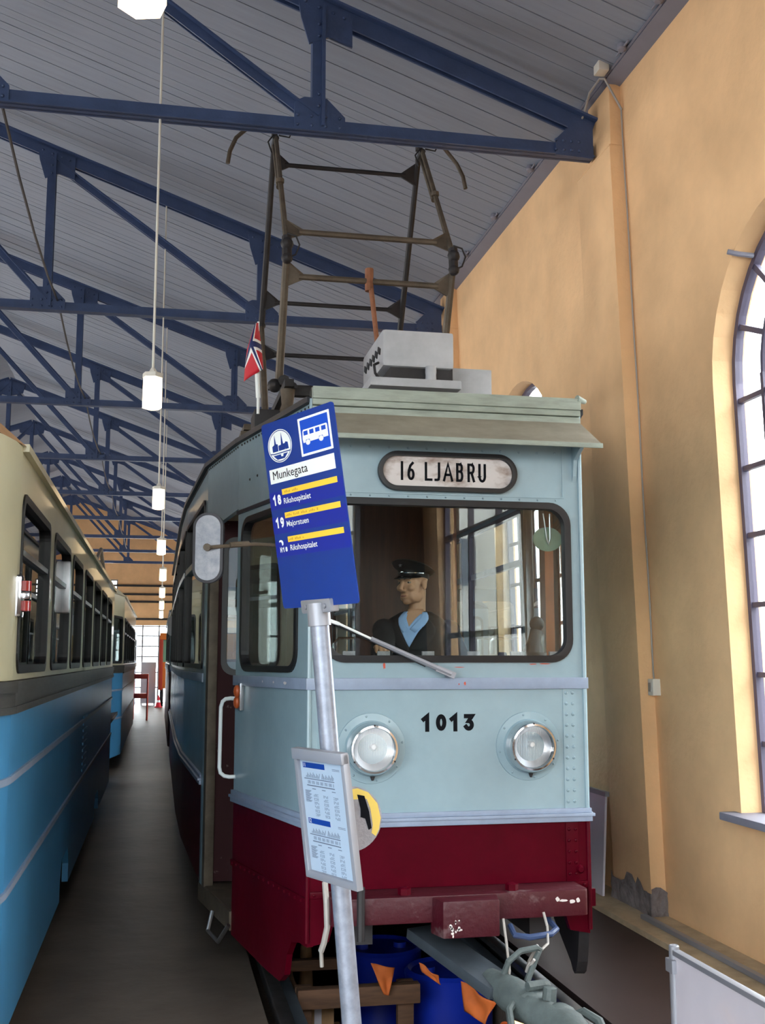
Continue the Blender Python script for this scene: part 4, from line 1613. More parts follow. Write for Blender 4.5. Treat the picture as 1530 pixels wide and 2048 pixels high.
# collector head with bent horns
for dy in (0.0,):
    m = MB()
    zh = HZ + 0.10
    pts = [(0.41, HY + dy, 5.42), (0.425, HY + dy, 5.52), (0.47, HY + dy, 5.63), (0.57, HY + dy, 5.73), (0.70, HY + dy, zh), (CX - 0.03, HY + dy, zh + 0.02), (1.98, HY + dy, zh), (2.10, HY + dy, 5.70), (2.20, HY + dy, 5.58), (2.25, HY + dy, 5.48), (2.27, HY + dy, 5.38)]
    m.tube(pts, 0.016, 8)
    part(m, 'collector_bow', 'iron_brown', pan)
m = MB()
for h in (HXL, HXR):
    m.box(h - 0.02, h + 0.02, HY - 0.08, HY + 0.08, HZ + 0.03, HZ + 0.08)
    m.tube([(h, HY - 0.08, HZ - 0.04), (h, HY + 0.08, HZ - 0.04)], 0.024, 8)
    m.tube([(h, HY, HZ - 0.05), (h, HY, HZ + 0.06)], 0.02, 8)
    m.tube([(h + 0.02, HY - 0.08, HZ - 0.02), (h + 0.1, HY - 0.08, HZ - 0.03), (h + 0.13, HY - 0.08, HZ + 0.04)], 0.006, 6)
    m.tube([(h - 0.02, HY - 0.08, HZ - 0.02), (h - 0.06, HY - 0.08, HZ - 0.08), (h - 0.03, HY - 0.07, HZ - 0.16)], 0.006, 6)
part(m, 'head_pivot', 'iron_dark', pan)
# springs and boxes at the base
for x in (0.80, 1.90):
    m = MB()
    m.tube([(x, 7.42, 3.62), (x, 7.7, 3.66)], 0.04, 8)
    m.ball((x - 0.06, 7.5, 3.60), 0.05, 8, 6)
    m.tube([(x, 7.5, 3.66), (x + 0.08, 7.45, 3.60), (x + 0.1, 7.4, 3.54)], 0.012, 6)
    part(m, 'spring_gear', 'iron_dark', pan)
part(MB().box(0.58, 0.78, 7.2, 7.5, 3.20, 3.36), 'base_box', 'iron_dark', pan, bevel=0.006)
m = MB()
for k in range(3):
    m.box(0.50 + 0.02 * k, 0.72 - 0.02 * k, 7.6, 8.4, 3.20 + 0.05 * k, 3.24 + 0.05 * k)
part(m, 'roof_mat', 'iron_brown', rf)

# ---- interior
m = MB()
m.plate([(0.76, 5.25), (2.00, 5.25), (2.29, 6.3), (2.44, 7.15), (2.53, 9.0), (2.55, 16.5), (0.21, 16.5), (0.24, 9.0), (0.62, 7.2), (0.86, 6.3)], [], 0.06, (0, 0, 0.86), (1, 0, 0), (0, 1, 0), ZV)
part(m, 'tram_floor', 'interior_dark', smooth=False)
m = MB()
m.plate([(fx0 + 0.05, 5.3), (fx1 - 0.05, 5.3), (2.30, 6.3), (2.44, 7.15), (2.52, 9.0), (2.53, 16.5), (0.23, 16.5), (0.24, 9.0), (0.33, 7.15), (0.47, 6.3)], [], 0.02, (0, 0, 2.80), (1, 0, 0), (0, 1, 0), ZV)
part(m, 'headlining', 'interior_cream', smooth=False)
m = MB()
m.plate([(1.235, 0.86), (1.88, 0.86), (1.88, 2.78), (1.235, 2.78)], [], 0.04, (0, 7.0, 0), FU, ZV, FN)
pt = part(m, 'cab_partition', 'wood_brown', smooth=False)
MB().box(1.875, 1.90, 6.965, 7.05, 0.86, 2.78).build('edge_post', 'wood_orange', pt, smooth=False)
m = MB()
m.plate([(0.55, 0.86), (1.10, 0.86), (1.10, 2.78), (0.55, 2.78)], [], 0.04, (0, 7.12, 0), FU, ZV, FN)
for (x0, x1, z0, z1) in ((0.58, 0.82, 1.25, 2.05), (0.58, 0.82, 2.12, 2.3), (0.58, 0.82, 2.36, 2.7), (0.86, 1.08, 1.25, 2.05)):
    m.plate(rrect(x0, x1, z0, z1, 0.01, 2), [rrect(x0 + 0.02, x1 - 0.02, z0 + 0.02, z1 - 0.02, 0.005, 2)], 0.01, (0, 7.11, 0), FU, ZV, FN)
part(m, 'cab_cupboard', 'wood_brown', smooth=False)
m = MB()
O, d, N, L = seg(0, 1)
m.plate([(0.86, 0.95), (L + 0.04, 0.95), (L + 0.04, 2.75), (0.86, 2.75)], [], 0.05, O + d * 0.02 - N * 0.04, d, ZV, N)
part(m, 'cab_side_board', 'wood_orange', smooth=False)
MB().box(2.20, 2.25, 6.45, 6.5, 0.9, 2.72).build('grab_pole', 'steel', tram, bevel=0.01)
# instrument desk
m = MB()
m.box(0.78, 1.98, 5.26, 5.62, 1.60, 1.66)
m.box(0.82, 1.94, 5.28, 5.34, 0.88, 1.60)
dk_ = part(m, 'driver_desk', 'rubber_worn', bevel=0.01)
for x in (1.10, 1.74, 1.84):
    m = MB()
    m.lathe((x, 5.5, 1.66), (0, 0, 1), [(0, 0.06), (0.03, 0.06), (0.05, 0.03), (0.08, 0.02)], 14)
    part(m, 'controller', 'iron_dark', dk_)
m = MB()
m.tube([(1.94, 5.6, 1.66), (1.94, 5.6, 1.74)], 0.075, 14)
m.tube([(1.94, 5.6, 1.72), (1.95, 5.6, 1.80), (1.96, 5.6, 1.86)], [0.065, 0.035, 0.03], 12)
m.ball((1.965, 5.6, 1.89), 0.04, 12, 8)
part(m, 'brake_valve', 'iron_dark', dk_)
MB().box(1.22, 1.40, 5.6, 5.95, 2.74, 2.79).build('cab_lamp', 'sign_white', tram, bevel=0.01)
m = MB()
m.lathe((1.33, 5.7, 2.74), (0, 0, -1), [(0, 0.05), (0.03, 0.045), (0.05, 0.02)], 14)
part(m, 'cab_lamp_globe', 'sign_white')
# passenger seats with chrome grab rails behind the cab
for k, (x0, x1) in enumerate(((1.62, 2.30),) * 3):
    y0 = 7.7 + 1.2 * k
    m = MB()
    m.box(x0, x1, y0, y0 + 0.45, 1.24, 1.32)
    m.box(x0, x1, y0 + 0.42, y0 + 0.50, 1.30, 1.75)
    m.box(x0 + 0.1, x1 - 0.1, y0 + 0.1, y0 + 0.35, 0.86, 1.24)
    st = part(m, 'passenger_seat', 'seat_leather', bevel=0.02)
    m = MB()
    m.tube([(x0 + 0.03, y0 + 0.47, 1.70), (x0 + 0.03, y0 + 0.47, 1.86), (x0 + 0.08, y0 + 0.47, 1.91), (x1 - 0.08, y0 + 0.47, 1.91), (x1 - 0.03, y0 + 0.47, 1.86), (x1 - 0.03, y0 + 0.47, 1.70)], 0.012, 8)
    part(m, 'grab_rail', 'chrome', st)
# rear end
m = MB()
m.plate([(0.18, 0.35), (2.58, 0.35), (2.58, ZG), (0.18, ZG)], [rrect(0.4, 2.36, 1.65, 2.6, 0.1)], 0.04, (0, 16.6, 0), (1, 0, 0), ZV, (0, 1, 0))
part(m, 'rear_plate', 'tram_pale', smooth=False)
# driver's stool
m = MB()
m.lathe((1.44, 6.32, 0.86), (0, 0, 1), [(0, 0.2), (0.03, 0.2), (0.05, 0.04), (0.42, 0.04), (0.44, 0.18), (0.52, 0.19), (0.54, 0.17)], 18)
part(m, 'driver_stool', 'seat_leather')
# wheels
for y in (8.0, 9.8, 13.2, 15.0):
    for x, s_ in ((0.64, 1), (2.05, -1)):
        m = MB()
        m.lathe((x - 0.03 * s_, y, 0.338), (s_, 0, 0), [(0, 0.33), (0.066, 0.33), (0.068, 0.355), (0.09, 0.355), (0.095, 0.30), (0.07, 0.1), (0.1, 0.08)], 28)
        part(m, 'wheel', 'iron_dark')
    m = MB()
    m.tube([(0.66, y, 0.338), (2.03, y, 0.338)], 0.06, 10)
    m.box(0.80, 1.96, y - 0.2, y + 0.2, 0.40, 0.62)
    part(m, 'axle', 'iron_dark')

# ---- little flag stuck on the roof edge
ft = thing('flag', (0.56, 6.6, 3.19), 'small red, white and blue cross flag on a white stick on the tram roof', 'flag')
fp = Vector((0.553, 6.6, 3.19))
m = MB()
m.tube([fp, fp + Vector((0.0, 0, 0.12))], 0.009, 8)
m.tube([fp + Vector((0.0, 0, 0.10)), fp + Vector((-0.012, 0, 0.30))], 0.014, 8)
m.tube([fp + Vector((-0.012, 0, 0.30)), fp + Vector((-0.006, 0, 0.58))], 0.007, 8)
m.build('flag_stick', 'sign_white', ft)
ctrl = [[(0.549, 3.765), (0.570, 3.612), (0.584, 3.460)],
        [(0.520, 3.735), (0.488, 3.606), (0.566, 3.450)],
        [(0.487, 3.62), (0.475, 3.515), (0.470, 3.412)]]


def flag_pt(s_, t_):
    def mixrow(row, t):
        k = min(int(t * 2), 1)
        f_ = t * 2 - k
        return row[k][0] * (1 - f_) + row[k + 1][0] * f_, row[k][1] * (1 - f_) + row[k + 1][1] * f_
    if s_ < 0.4:
        a_, b_ = mixrow(ctrl[0], t_), mixrow(ctrl[1], t_)
        f_ = s_ / 0.4
        dy = -0.07 * f_ - 0.02 * math.sin(f_ * PI)
    else:
        a_, b_ = mixrow(ctrl[1], t_), mixrow(ctrl[2], t_)
        f_ = (s_ - 0.4) / 0.6
        dy = -0.07 + 0.16 * f_
    return Vector((a_[0] * (1 - f_) + b_[0] * f_, 6.6 + dy + 0.012 * math.sin(9 * s_ + 4 * t_), a_[1] * (1 - f_) + b_[1] * f_))


us = [0, 3, 6, 7, 9, 10, 13, 16, 19, 22]
vs_ = [0, 3, 6, 7, 9, 10, 13, 16]
m = MB()
kk = len(m.v)
sub = 2
def dens(a):
    r = []
    for p, q in zip(a[:-1], a[1:]):
        r += [p, (p + q) / 2]
    return r + [a[-1]]
us, vs_ = dens(us), dens(vs_)
for u in us:
    for v in vs_:
        m.v.append(flag_pt(u / 22, v / 16))
for i in range(len(us) - 1):
    for j in range(len(vs_) - 1):
        a = i * len(vs_) + j
        m.f.append((a, a + len(vs_), a + len(vs_) + 1, a + 1))
        uc, vc = (us[i] + us[i + 1]) / 2, (vs_[j] + vs_[j + 1]) / 2
        if 7 < uc < 9 or 7 < vc < 9:
            m.m.append(2)
        elif 6 < uc < 10 or 6 < vc < 10:
            m.m.append(1)
        else:
            m.m.append(0)
cl = m.build('cloth', ['flag_red', 'flag_white', 'flag_blue'], ft, angle=80)
sd = cl.modifiers.new('thickness', 'SOLIDIFY')
sd.thickness = 0.0015

# ---- chipped paint
random.seed(11)


def chips(name, m_, spots, O, U, W, N, parent):
    mm = MB()
    for x, z, rx, rz in spots:
        n = 9
        q = [(x + rx * (0.55 + 0.45 * random.random()) * math.cos(2 * PI * i / n), z + rz * (0.55 + 0.45 * random.random()) * math.sin(2 * PI * i / n)) for i in range(n)]
        mm.plate(q, [], 0.0006, Vector(O) + Vector(N) * 0.0008, U, W, N)
    return tag(mm.build(name, m_, parent, smooth=False), kind='stuff')


chips('paint_chips', 'chip_red', [(1.055, 1.672, 0.008, 0.02), (1.86, 1.682, 0.04, 0.004), (1.80, 1.68, 0.02, 0.004), (1.425, 1.665, 0.03, 0.003)], (0, FY, 0), (1, 0, 0), ZV, (0, -1, 0), front)
chips('paint_chips', 'chip_red', [(1.45, 1.588, 0.007, 0.012), (1.42, 1.585, 0.004, 0.006)], (0, FY - 0.016, 0), (1, 0, 0), ZV, (0, -1, 0), front)
chips('paint_chips', 'chip_white', [(1.83, 0.607, 0.012, 0.012), (1.86, 0.60, 0.025, 0.008), (1.90, 0.595, 0.02, 0.01), (1.93, 0.60, 0.012, 0.012)], (0, 5.0, 0), (1, 0, 0), ZV, (0, -1, 0), bp)
chips('paint_chips', 'chip_white', [(1.29 + 0.06 * random.random(), 0.49 + 0.07 * random.random(), 0.003 + 0.006 * random.random(), 0.003 + 0.008 * random.random()) for k in range(14)], (0, 4.90, 0), (1, 0, 0), ZV, (0, -1, 0), bp)
O, d, N, L = seg(0, -1)
chips('paint_chips', 'chip_white', [(0.62, 1.59, 0.008, 0.008), (0.45, 1.588, 0.012, 0.008), (0.28, 1.587, 0.03, 0.01)], O + N * 0.017, d, ZV, N, tram)
# ================================================================== cream and blue trams in the next track
def plain_tram(name, label, group, xs, y0, y1, yt, taper, wins, paint, upper, roofm, glass, xw=2.5, zr=2.56, side=1, ends=(), trims=True, belt='left_belt', notch=(), railc=None, curve=False):
    """xs: x of the side facing the aisle, yt: where the tapered nose meets the straight side"""
    s_ = side                                   # +1: aisle side looks to +x
    t = thing(name, (xs - s_ * xw / 2, (y0 + y1) / 2, 0), label, 'tram', group)
    N = Vector((s_, 0, 0))
    Y = Vector((0, 1, 0))
    ZZ = Vector((0, 0, 1))

    def pt(m_, n_, mm, par=None, **kw):
        return m_.build(n_, mm, par or t, **kw)
    zb, zw = 0.22, 1.50
    # straight side
    m = MB()
    m.plate([(yt, 1.62), (y1, 1.62), (y1, zr), (yt, zr)], [rrect(a, b, 1.66, 2.37, 0.07, 5) for a, b in wins], 0.04, (xs, 0, 0), Y, ZZ, N)
    pt(m, 'upper_side', upper, smooth=False)
    low = [(yt, zb), (y1, zb), (y1, zw), (yt, zw)]
    if notch:
        low = [(yt, zb)]
        for a, b, h in notch:
            low += [(a, zb), (a, zb + h * 0.5), (a + 0.1, zb + h), (b - 0.1, zb + h), (b, zb + h * 0.5), (b, zb)]
        low += [(y1, zb), (y1, zw), (yt, zw)]
    m = MB()
    m.plate(low, [], 0.04, (xs, 0, 0), Y, ZZ, N)
    pt(m, 'lower_side', paint, smooth=False)
    for a, b in wins:
        m = MB()
        m.plate(rrect(a - 0.015, b + 0.015, 1.645, 2.385, 0.08, 5), [rrect(a + 0.02, b - 0.02, 1.68, 2.35, 0.055, 5)], 0.05, (xs + s_ * 0.008, 0, 0), Y, ZZ, N)
        f_ = pt(m, 'side_window', 'rubber', smooth=False)
        m = MB()
        m.plate(rrect(a, b, 1.66, 2.37, 0.06, 5), [], 0.005, (xs - s_ * 0.02, 0, 0), Y, ZZ, N)
        pt(m, 'pane', glass, f_, smooth=False)
        MB().box(min(xs - s_ * 0.03, xs + s_ * 0.002), max(xs - s_ * 0.03, xs + s_ * 0.002), a, b, 2.13, 2.155).build('sash_bar', 'steel', f_, smooth=False)
    # tapered nose plates on both sides and the flat ends
    ox = xs - s_ * xw
    if curve:
        prof = [(0.0, 0.0), (0.012, 0.12), (0.045, 0.25), (0.10, 0.38), (0.175, 0.51), (0.27, 0.64), (0.37, 0.75), (taper, yt - y0)]
        def nose(nm, z0, z1, out, mm, thick=0.0):
            b_ = MB()
            pl = [Vector((xs - s_ * (a - out), yt - q, 0)) for a, q in prof]
            for i in range(len(pl) - 1):
                for z in (z0, z1):
                    pass
            b_.grid(lambda u, v: pl[min(len(pl) - 1, int(round(u * (len(pl) - 1))))] + ZZ * (z0 + (z1 - z0) * v), len(pl) - 1, 1)
            if out > 0:
                for z in (z0, z1):
                    b_.grid(lambda u, v: pl[min(len(pl) - 1, int(round(u * (len(pl) - 1))))] + ZZ * z - N * out * 1.5 * v, len(pl) - 1, 1)
            o_ = pt(b_, nm, mm, angle=60)
        nose('nose_upper', 1.62, zr, 0, upper)
        nose('nose_lower', zb, zw, 0, paint)
        nose('belt_rail', 1.573, 1.617, 0.022, belt)
        nose('belt_rail', 1.515, 1.575, 0.014, belt)
        nose('belt_rail', 1.491, 1.519, 0.022, belt)
        for z in (1.235, 0.80):
            nose('trim_strip', z - 0.014, z + 0.014, 0.012, 'tram_trim')
    for xa, ss in (((xs, s_), (ox, -s_)) if not curve else ((ox, -s_),)):
        p0 = Vector((xa, yt, 0))
        p1 = Vector((xa - ss * taper, y0, 0))
        d = p1 - p0
        L = d.length
        d.normalize()
        n = Vector((d.y, -d.x, 0))
        if n.dot(Vector((ss, 0, 0))) < 0:
            n = -n
        m = MB()
        hs = [rrect(0.12 + 0 * L, L * 0.46, 1.66, 2.37, 0.08, 5), rrect(L * 0.52, L - 0.1, 1.66, 2.37, 0.08, 5)] if L > 1.2 else []
        m.plate([(0, 1.62), (L, 1.62), (L, zr), (0, zr)], hs, 0.04, p0, d, ZZ, n)
        pt(m, 'nose_upper', upper, smooth=False)
        for h in ([(0.12, L * 0.46), (L * 0.52, L - 0.1)] if hs else []):
            m = MB()
            m.plate(rrect(h[0] - 0.015, h[1] + 0.015, 1.645, 2.385, 0.09, 5), [rrect(h[0] + 0.02, h[1] - 0.02, 1.68, 2.35, 0.06, 5)], 0.05, p0 + n * 0.008, d, ZZ, n)
            f_ = pt(m, 'side_window', 'rubber', smooth=False)
            m = MB()
            m.plate(rrect(h[0], h[1], 1.66, 2.37, 0.06, 5), [], 0.005, p0 - n * 0.02, d, ZZ, n)
            pt(m, 'pane', glass, f_, smooth=False)
        m = MB()
        m.plate([(0, zb), (L, zb), (L, zw), (0, zw)], [], 0.04, p0, d, ZZ, n)
        pt(m, 'nose_lower', paint, smooth=False)
        m = MB()
        m.obox(p0 + d * L / 2 + ZZ * 1.56 + n * 0.0, d * (L / 2), n * 0.02, ZZ * 0.06)
        pt(m, 'belt_rail', belt, smooth=False)
        if trims:
            for z in (1.235, 0.80):
                m = MB()
                m.obox(p0 + d * L / 2 + ZZ * z + n * 0.004, d * (L / 2), n * 0.008, ZZ * 0.014)
                pt(m, 'trim_strip', 'tram_trim', smooth=False)
    m = MB()
    xa, xb = sorted((xs - s_ * taper, ox + s_ * taper))
    m.plate([(xa, zb), (xb, zb), (xb, zw + 0.12), (xa, zw + 0.12)], [], 0.04, (0, y0, 0), (1, 0, 0), ZZ, (0, -1, 0))
    pt(m, 'front_lower', paint, smooth=False)
    m = MB()
    m.plate([(xa, zw + 0.12), (xb, zw + 0.12), (xb, zr), (xa, zr)], [rrect(xa + 0.1, xb - 0.1, 1.68, 2.42, 0.1, 6)], 0.04, (0, y0, 0), (1, 0, 0), ZZ, (0, -1, 0))
    pt(m, 'front_upper', upper, smooth=False)
    m = MB()
    m.plate(rrect(xa + 0.09, xb - 0.09, 1.67, 2.43, 0.1, 6), [rrect(xa + 0.13, xb - 0.13, 1.71, 2.39, 0.07, 6)], 0.04, (0, y0 - 0.006, 0), (1, 0, 0), ZZ, (0, -1, 0))
    f_ = pt(m, 'windscreen', 'rubber', smooth=False)
    m = MB()
    m.plate(rrect(xa + 0.1, xb - 0.1, 1.68, 2.42, 0.09, 6), [], 0.005, (0, y0 + 0.01, 0), (1, 0, 0), ZZ, (0, -1, 0))
    pt(m, 'pane', glass, f_, smooth=False)
    for x in (xa + 0.25, xb - 0.25):
        m = MB()
        m.lathe((x, y0, 1.15), (0, -1, 0), [(0, 0.12), (0.04, 0.11), (0.05, 0.09)], 18)
        pt(m, 'headlight', 'chrome')
    # far side and back
    m = MB()
    m.plate([(yt, zb), (y1, zb), (y1, zr), (yt, zr)], [], 0.04, (ox, 0, 0), Y, ZZ, -N)
    pt(m, 'far_side', upper, smooth=False)
    m = MB()
    a, b = sorted((xs, ox))
    m.plate([(a, zb), (b, zb), (b, zr), (a, zr)], [rrect(a + 0.2, b - 0.2, 1.66, 2.4, 0.08, 4)], 0.04, (0, y1, 0), (1, 0, 0), ZZ, (0, 1, 0))
    pt(m, 'rear_plate', upper, smooth=False)
    m = MB()
    m.box(a + 0.05, b - 0.05, y0 + 0.3, y1 - 0.05, 0.85, 0.9)
    pt(m, 'tram_floor', 'interior_dark', smooth=False)
    # belt and trims
    m = MB()
    m.obox((xs, (yt + y1) / 2, 1.595), (0.022, 0, 0), (0, (y1 - yt) / 2, 0), (0, 0, 0.022))
    m.obox((xs, (yt + y1) / 2, 1.545), (0.014, 0, 0), (0, (y1 - yt) / 2, 0), (0, 0, 0.03))
    m.obox((xs, (yt + y1) / 2, 1.505), (0.022, 0, 0), (0, (y1 - yt) / 2, 0), (0, 0, 0.014))
    pt(m, 'belt_rail', belt, smooth=False)
    if trims:
        for z in (1.235, 0.80):
            m = MB()
            m.obox((xs + s_ * 0.004, (yt + y1) / 2, z), (0.008, 0, 0), (0, (y1 - yt) / 2, 0), (0, 0, 0.014))
            pt(m, 'trim_strip', 'tram_trim', smooth=False)
    # roof with rounded shoulders, following the taper
    m = MB()
    stations = [y0, y0 + 0.1, y0 + 0.35, y0 + 0.55, yt, (yt + y1) / 2, y1 - 0.3, y1]

    def rfn(u, v):
        i = u * (len(stations) - 1)
        k = min(int(i + 1e-6), len(stations) - 2)
        yy = stations[k] + (stations[k + 1] - stations[k]) * (i - k)
        tp = max(0.0, (yt - yy) / (yt - y0))
        hw = xw / 2 - taper * (tp ** 1.7 if curve else tp) + 0.015
        h = 0.46 * (0.35 if k == 0 and i - k < 0.01 else 1) * (0.6 if u > 0.999 else 1)
        q = -1 + 2 * v
        return (xs - s_ * xw / 2 + hw * q, yy, zr + h * (1 - abs(q) ** 2.6))
    m.grid(rfn, len(stations) - 1, 24)
    pt(m, 'roof', roofm, angle=70)
    m = MB()
    m.obox((xs + s_ * 0.01, (yt + y1) / 2, zr - 0.005), (0.016, 0, 0), (0, (y1 - yt) / 2, 0), (0, 0, 0.016))
    pt(m, 'gutter', upper, smooth=False)
    # wheels
    xc = xs - s_ * xw / 2 if railc is None else railc
    for y in (y0 + 2.6, y0 + 4.3, y1 - 4.0, y1 - 2.3):
        for x, q in ((xc - 0.705, 1), (xc + 0.705, -1)):
            m = MB()
            m.lathe((x - 0.03 * q, y, 0.338), (q, 0, 0), [(0, 0.33), (0.066, 0.33), (0.068, 0.35), (0.09, 0.35), (0.09, 0.1)], 20)
            pt(m, 'wheel', 'iron_dark')
    return t


# first cream and blue tram: the nose turns in close to the camera
T1 = plain_tram('tram', 'cream and blue tram with a red marker lamp at the corner of its nose', None, -0.565, 3.75, 14.2, 4.60, 0.42,
                [(4.68, 5.82), (6.10, 7.15), (7.40, 8.30), (8.62, 9.55), (9.88, 10.85), (11.15, 12.15), (12.45, 13.45)],
                'left_blue', 'left_cream', 'left_roof', 'glass_dark', notch=((7.3, 7.95, 0.24), (11.0, 11.7, 0.2)), curve=True)
m = MB()
m.obox((-0.565, 4.635, 1.955), (0.022, 0, 0), (0, 0.05, 0), (0, 0, 0.085))
ml = m.build('marker_lamp', 'chrome', T1, bevel=0.012)
for z in (1.995, 1.915):
    m = MB()
    m.lathe((-0.545, 4.635, z - 0.024), (0, 0, 1), [(0, 0.01), (0.004, 0.034), (0.044, 0.034), (0.048, 0.01)], 12)
    m.build('lens', 'lamp_red', ml)
m = MB()
m.obox((-0.545, 4.635, 1.955), (0.03, 0, 0), (0, 0.03, 0), (0, 0, 0.012))
m.build('bar', 'chrome', ml, bevel=0.004)
m = MB()
m.box(-0.63, -0.54, 6.93, 7.0, 1.98, 2.3)
m.build('mirror', 'steel', T1, bevel=0.02)
m = MB()
for k in range(9):
    m.box(-0.562, -0.553, 8.9, 9.35, 0.85 + 0.05 * k, 0.87 + 0.05 * k)
m.build('louvres', 'left_blue', T1)
m = MB()
rvz = 1.80
for k in range(4):
    for z in (1.72, 1.80):
        rivet(m, (-0.585 - 0.05 * k, 4.52 - 0.17 * k, z), (0.96, -0.27, 0), 0.006)
tag(m.build('rivets', 'left_cream', T1), kind='stuff')

T2 = plain_tram('tram', 'cream and blue tram parked behind the one with the red marker lamp', None, -0.565, 15.0, 27.0, 18.3, 0.55,
                [(18.6 + 1.35 * k, 19.7 + 1.35 * k) for k in range(6)], 'left_blue', 'left_cream', 'left_cream', 'glass_dark', zr=2.72)
m = MB()
m.tube([(-0.95, 16.0, 3.0), (-0.9, 17.0, 3.35), (-0.9, 18.0, 3.1)], 0.03, 8)
for k in range(5):
    m.tube([(-1.9, 8.6 + 0.18 * k, 3.1 + 0.03 * k), (-1.05, 8.9 + 0.15 * k, 3.25 + 0.02 * k), (-0.95, 9.3, 3.0)], 0.02, 6)
m.build('trolley_gear', 'iron_brown', T1)
T3 = plain_tram('tram', 'dark blue tram at the far end of the aisle beside the red trolley', None, -0.76, 28.0, 39.0, 29.4, 0.35,
                [(29.8 + 1.4 * k, 30.9 + 1.4 * k) for k in range(6)], 'deep_blue', 'left_blue', 'left_roof', 'glass_dark', trims=False)
m = MB()
m.box(-0.78, -0.64, 29.3, 29.37, 1.75, 2.15)
m.build('mirror', 'rubber', T3, bevel=0.02)

T4 = plain_tram('tram', 'pale tram parked behind tram 1013 with a small mirror on its nose', None, 0.18, 18.2, 30.0, 19.8, 0.3,
                [(20.1 + 1.35 * k, 21.2 + 1.35 * k) for k in range(7)], 'tram_red', 'tram_pale', 'roof_grime', 'glass_dark', side=-1, trims=False, belt='tram_trim', railc=1.345)
m = MB()
m.plate(rrect(-0.08, 0.08, -0.16, 0.16, 0.07), [], 0.03, (0.20, 18.3, 2.25), (1, 0, 0), (0, 0, 1), (0, -1, 0))
m.build('mirror', 'box_grey', T4, bevel=0.006)
m = MB()
m.tube([(0.24, 18.32, 2.25), (0.48, 18.35, 2.25)], 0.012, 6)
m.build('mirror_arm', 'iron_brown', T4)

# ================================================================== far end of the aisle
t = thing('trolley', (-0.47, 32.7, 0), 'red tubular trolley standing in the far aisle', 'trolley')
for x in (-0.70, -0.30):
    for y in (32.4, 33.1):
        m = MB().tube([(x, y, 0), (x, y, 1.25)], 0.025, 8)
        m.build('post', 'red_frame', t)
for z in (0.62, 1.17):
    MB().box(-0.72, -0.28, 32.38, 33.12, z, z + 0.13).build('shelf', 'red_frame', t, bevel=0.01)
t = thing('partition_board', (-0.42, 43.5, 0), 'tall white board standing in front of the far glazed door', 'board')
MB().box(-0.66, -0.10, 43.5, 43.55, 0.06, 1.62).build('face', 'panel_white', t, bevel=0.006)
for x in (-0.62, -0.14):
    MB().box(x - 0.02, x + 0.02, 43.3, 43.75, 0, 0.06).build('foot', 'alu', t, smooth=False)
t = thing('service_vehicle', (0.45, 42.5, 0), 'orange service vehicle with a grey top near the far door', 'vehicle')
MB().box(0.02, 0.95, 42.0, 44.0, 0.65, 1.62).build('body', 'orange_paint', t, bevel=0.03)
MB().box(0.05, 0.9, 42.1, 43.9, 1.62, 2.45).build('cabin', 'green_paint', t, bevel=0.03)
MB().box(0.0, 0.14, 41.98, 42.1, 0.6, 2.62).build('mast', 'red_frame', t, bevel=0.01)
MB().box(0.02, 0.6, 41.96, 42.2, 2.45, 2.7).build('mast_head', 'orange_paint', t, bevel=0.02)
for x in (0.12, 0.85):
    for y in (42.4, 43.6):
        MB().lathe((x - 0.06, y, 0.33), (1, 0, 0), [(0, 0.33), (0.12, 0.33), (0.13, 0.2)], 18).build('wheel', 'rubber', t)
t = thing('traffic_cone', (0.02, 41.2, 0), 'small red cone on the floor by the orange vehicle', 'cone')
MB().lathe((0.02, 41.2, 0), (0, 0, 1), [(0, 0.14), (0.03, 0.14), (0.03, 0.1), (0.42, 0.025), (0.44, 0.02)], 16).build('cone_body', 'flag_red', t)
MB().lathe((0.02, 41.2, 0.18), (0, 0, 1), [(0, 0.073), (0.08, 0.056)], 16, cap=False).build('cone_stripe', 'sign_white', t)

# ================================================================== boards between the track and the yellow wall
t = thing('display_board', (2.17, 3.7, 0), 'low white display board in an aluminium frame beside the rail', 'display board')
MB().box(2.160, 2.175, 2.72, 4.50, 0.06, 0.465).build('board', 'panel_white', t, smooth=False)
for z in (0.05, 0.468):
    MB().box(2.15, 2.185, 2.7, 4.50, z, z + 0.022).build('frame_rail', 'alu', t, bevel=0.003)
for y in (4.52, 2.7):
    MB().lathe((2.168, y, 0), (0, 0, 1), [(0, 0.022), (0.5, 0.022), (0.505, 0.018)], 14).build('post', 'alu', t)
MB().box(2.14, 2.196, 4.485, 4.55, 0.395, 0.45).build('clamp', 'alu', t, bevel=0.004)
for y in (4.52, 2.7):
    MB().box(2.08 + 0.02, 2.3, y - 0.03, y + 0.03, 0, 0.02).build('foot', 'alu', t, smooth=False)
t = thing('display_board', (3.16, 8.4, 0.035), 'white display board leaning at the yellow wall beyond the pilaster', 'display board')
MB().obox((3.165, 8.85, 0.385), (0.008, 0, 0), (0, 1.2, 0), (0.02, 0, 0.35)).build('board', 'panel_white', t, smooth=False)
MB().obox((3.185, 8.85, 0.742), (0.016, 0, 0), (0, 1.22, 0), (0, 0, 0.016)).build('frame_rail', 'alu', t, smooth=False)
m = MB()
m.box(1.78, 2.09, 4.30, 4.46, 0.008, 0.12)
m.solo('wooden_box', 'panel_white', (1.93, 4.38, 0.008), 'pale painted block lying across the rail in front of the tram', 'block', bevel=0.01)

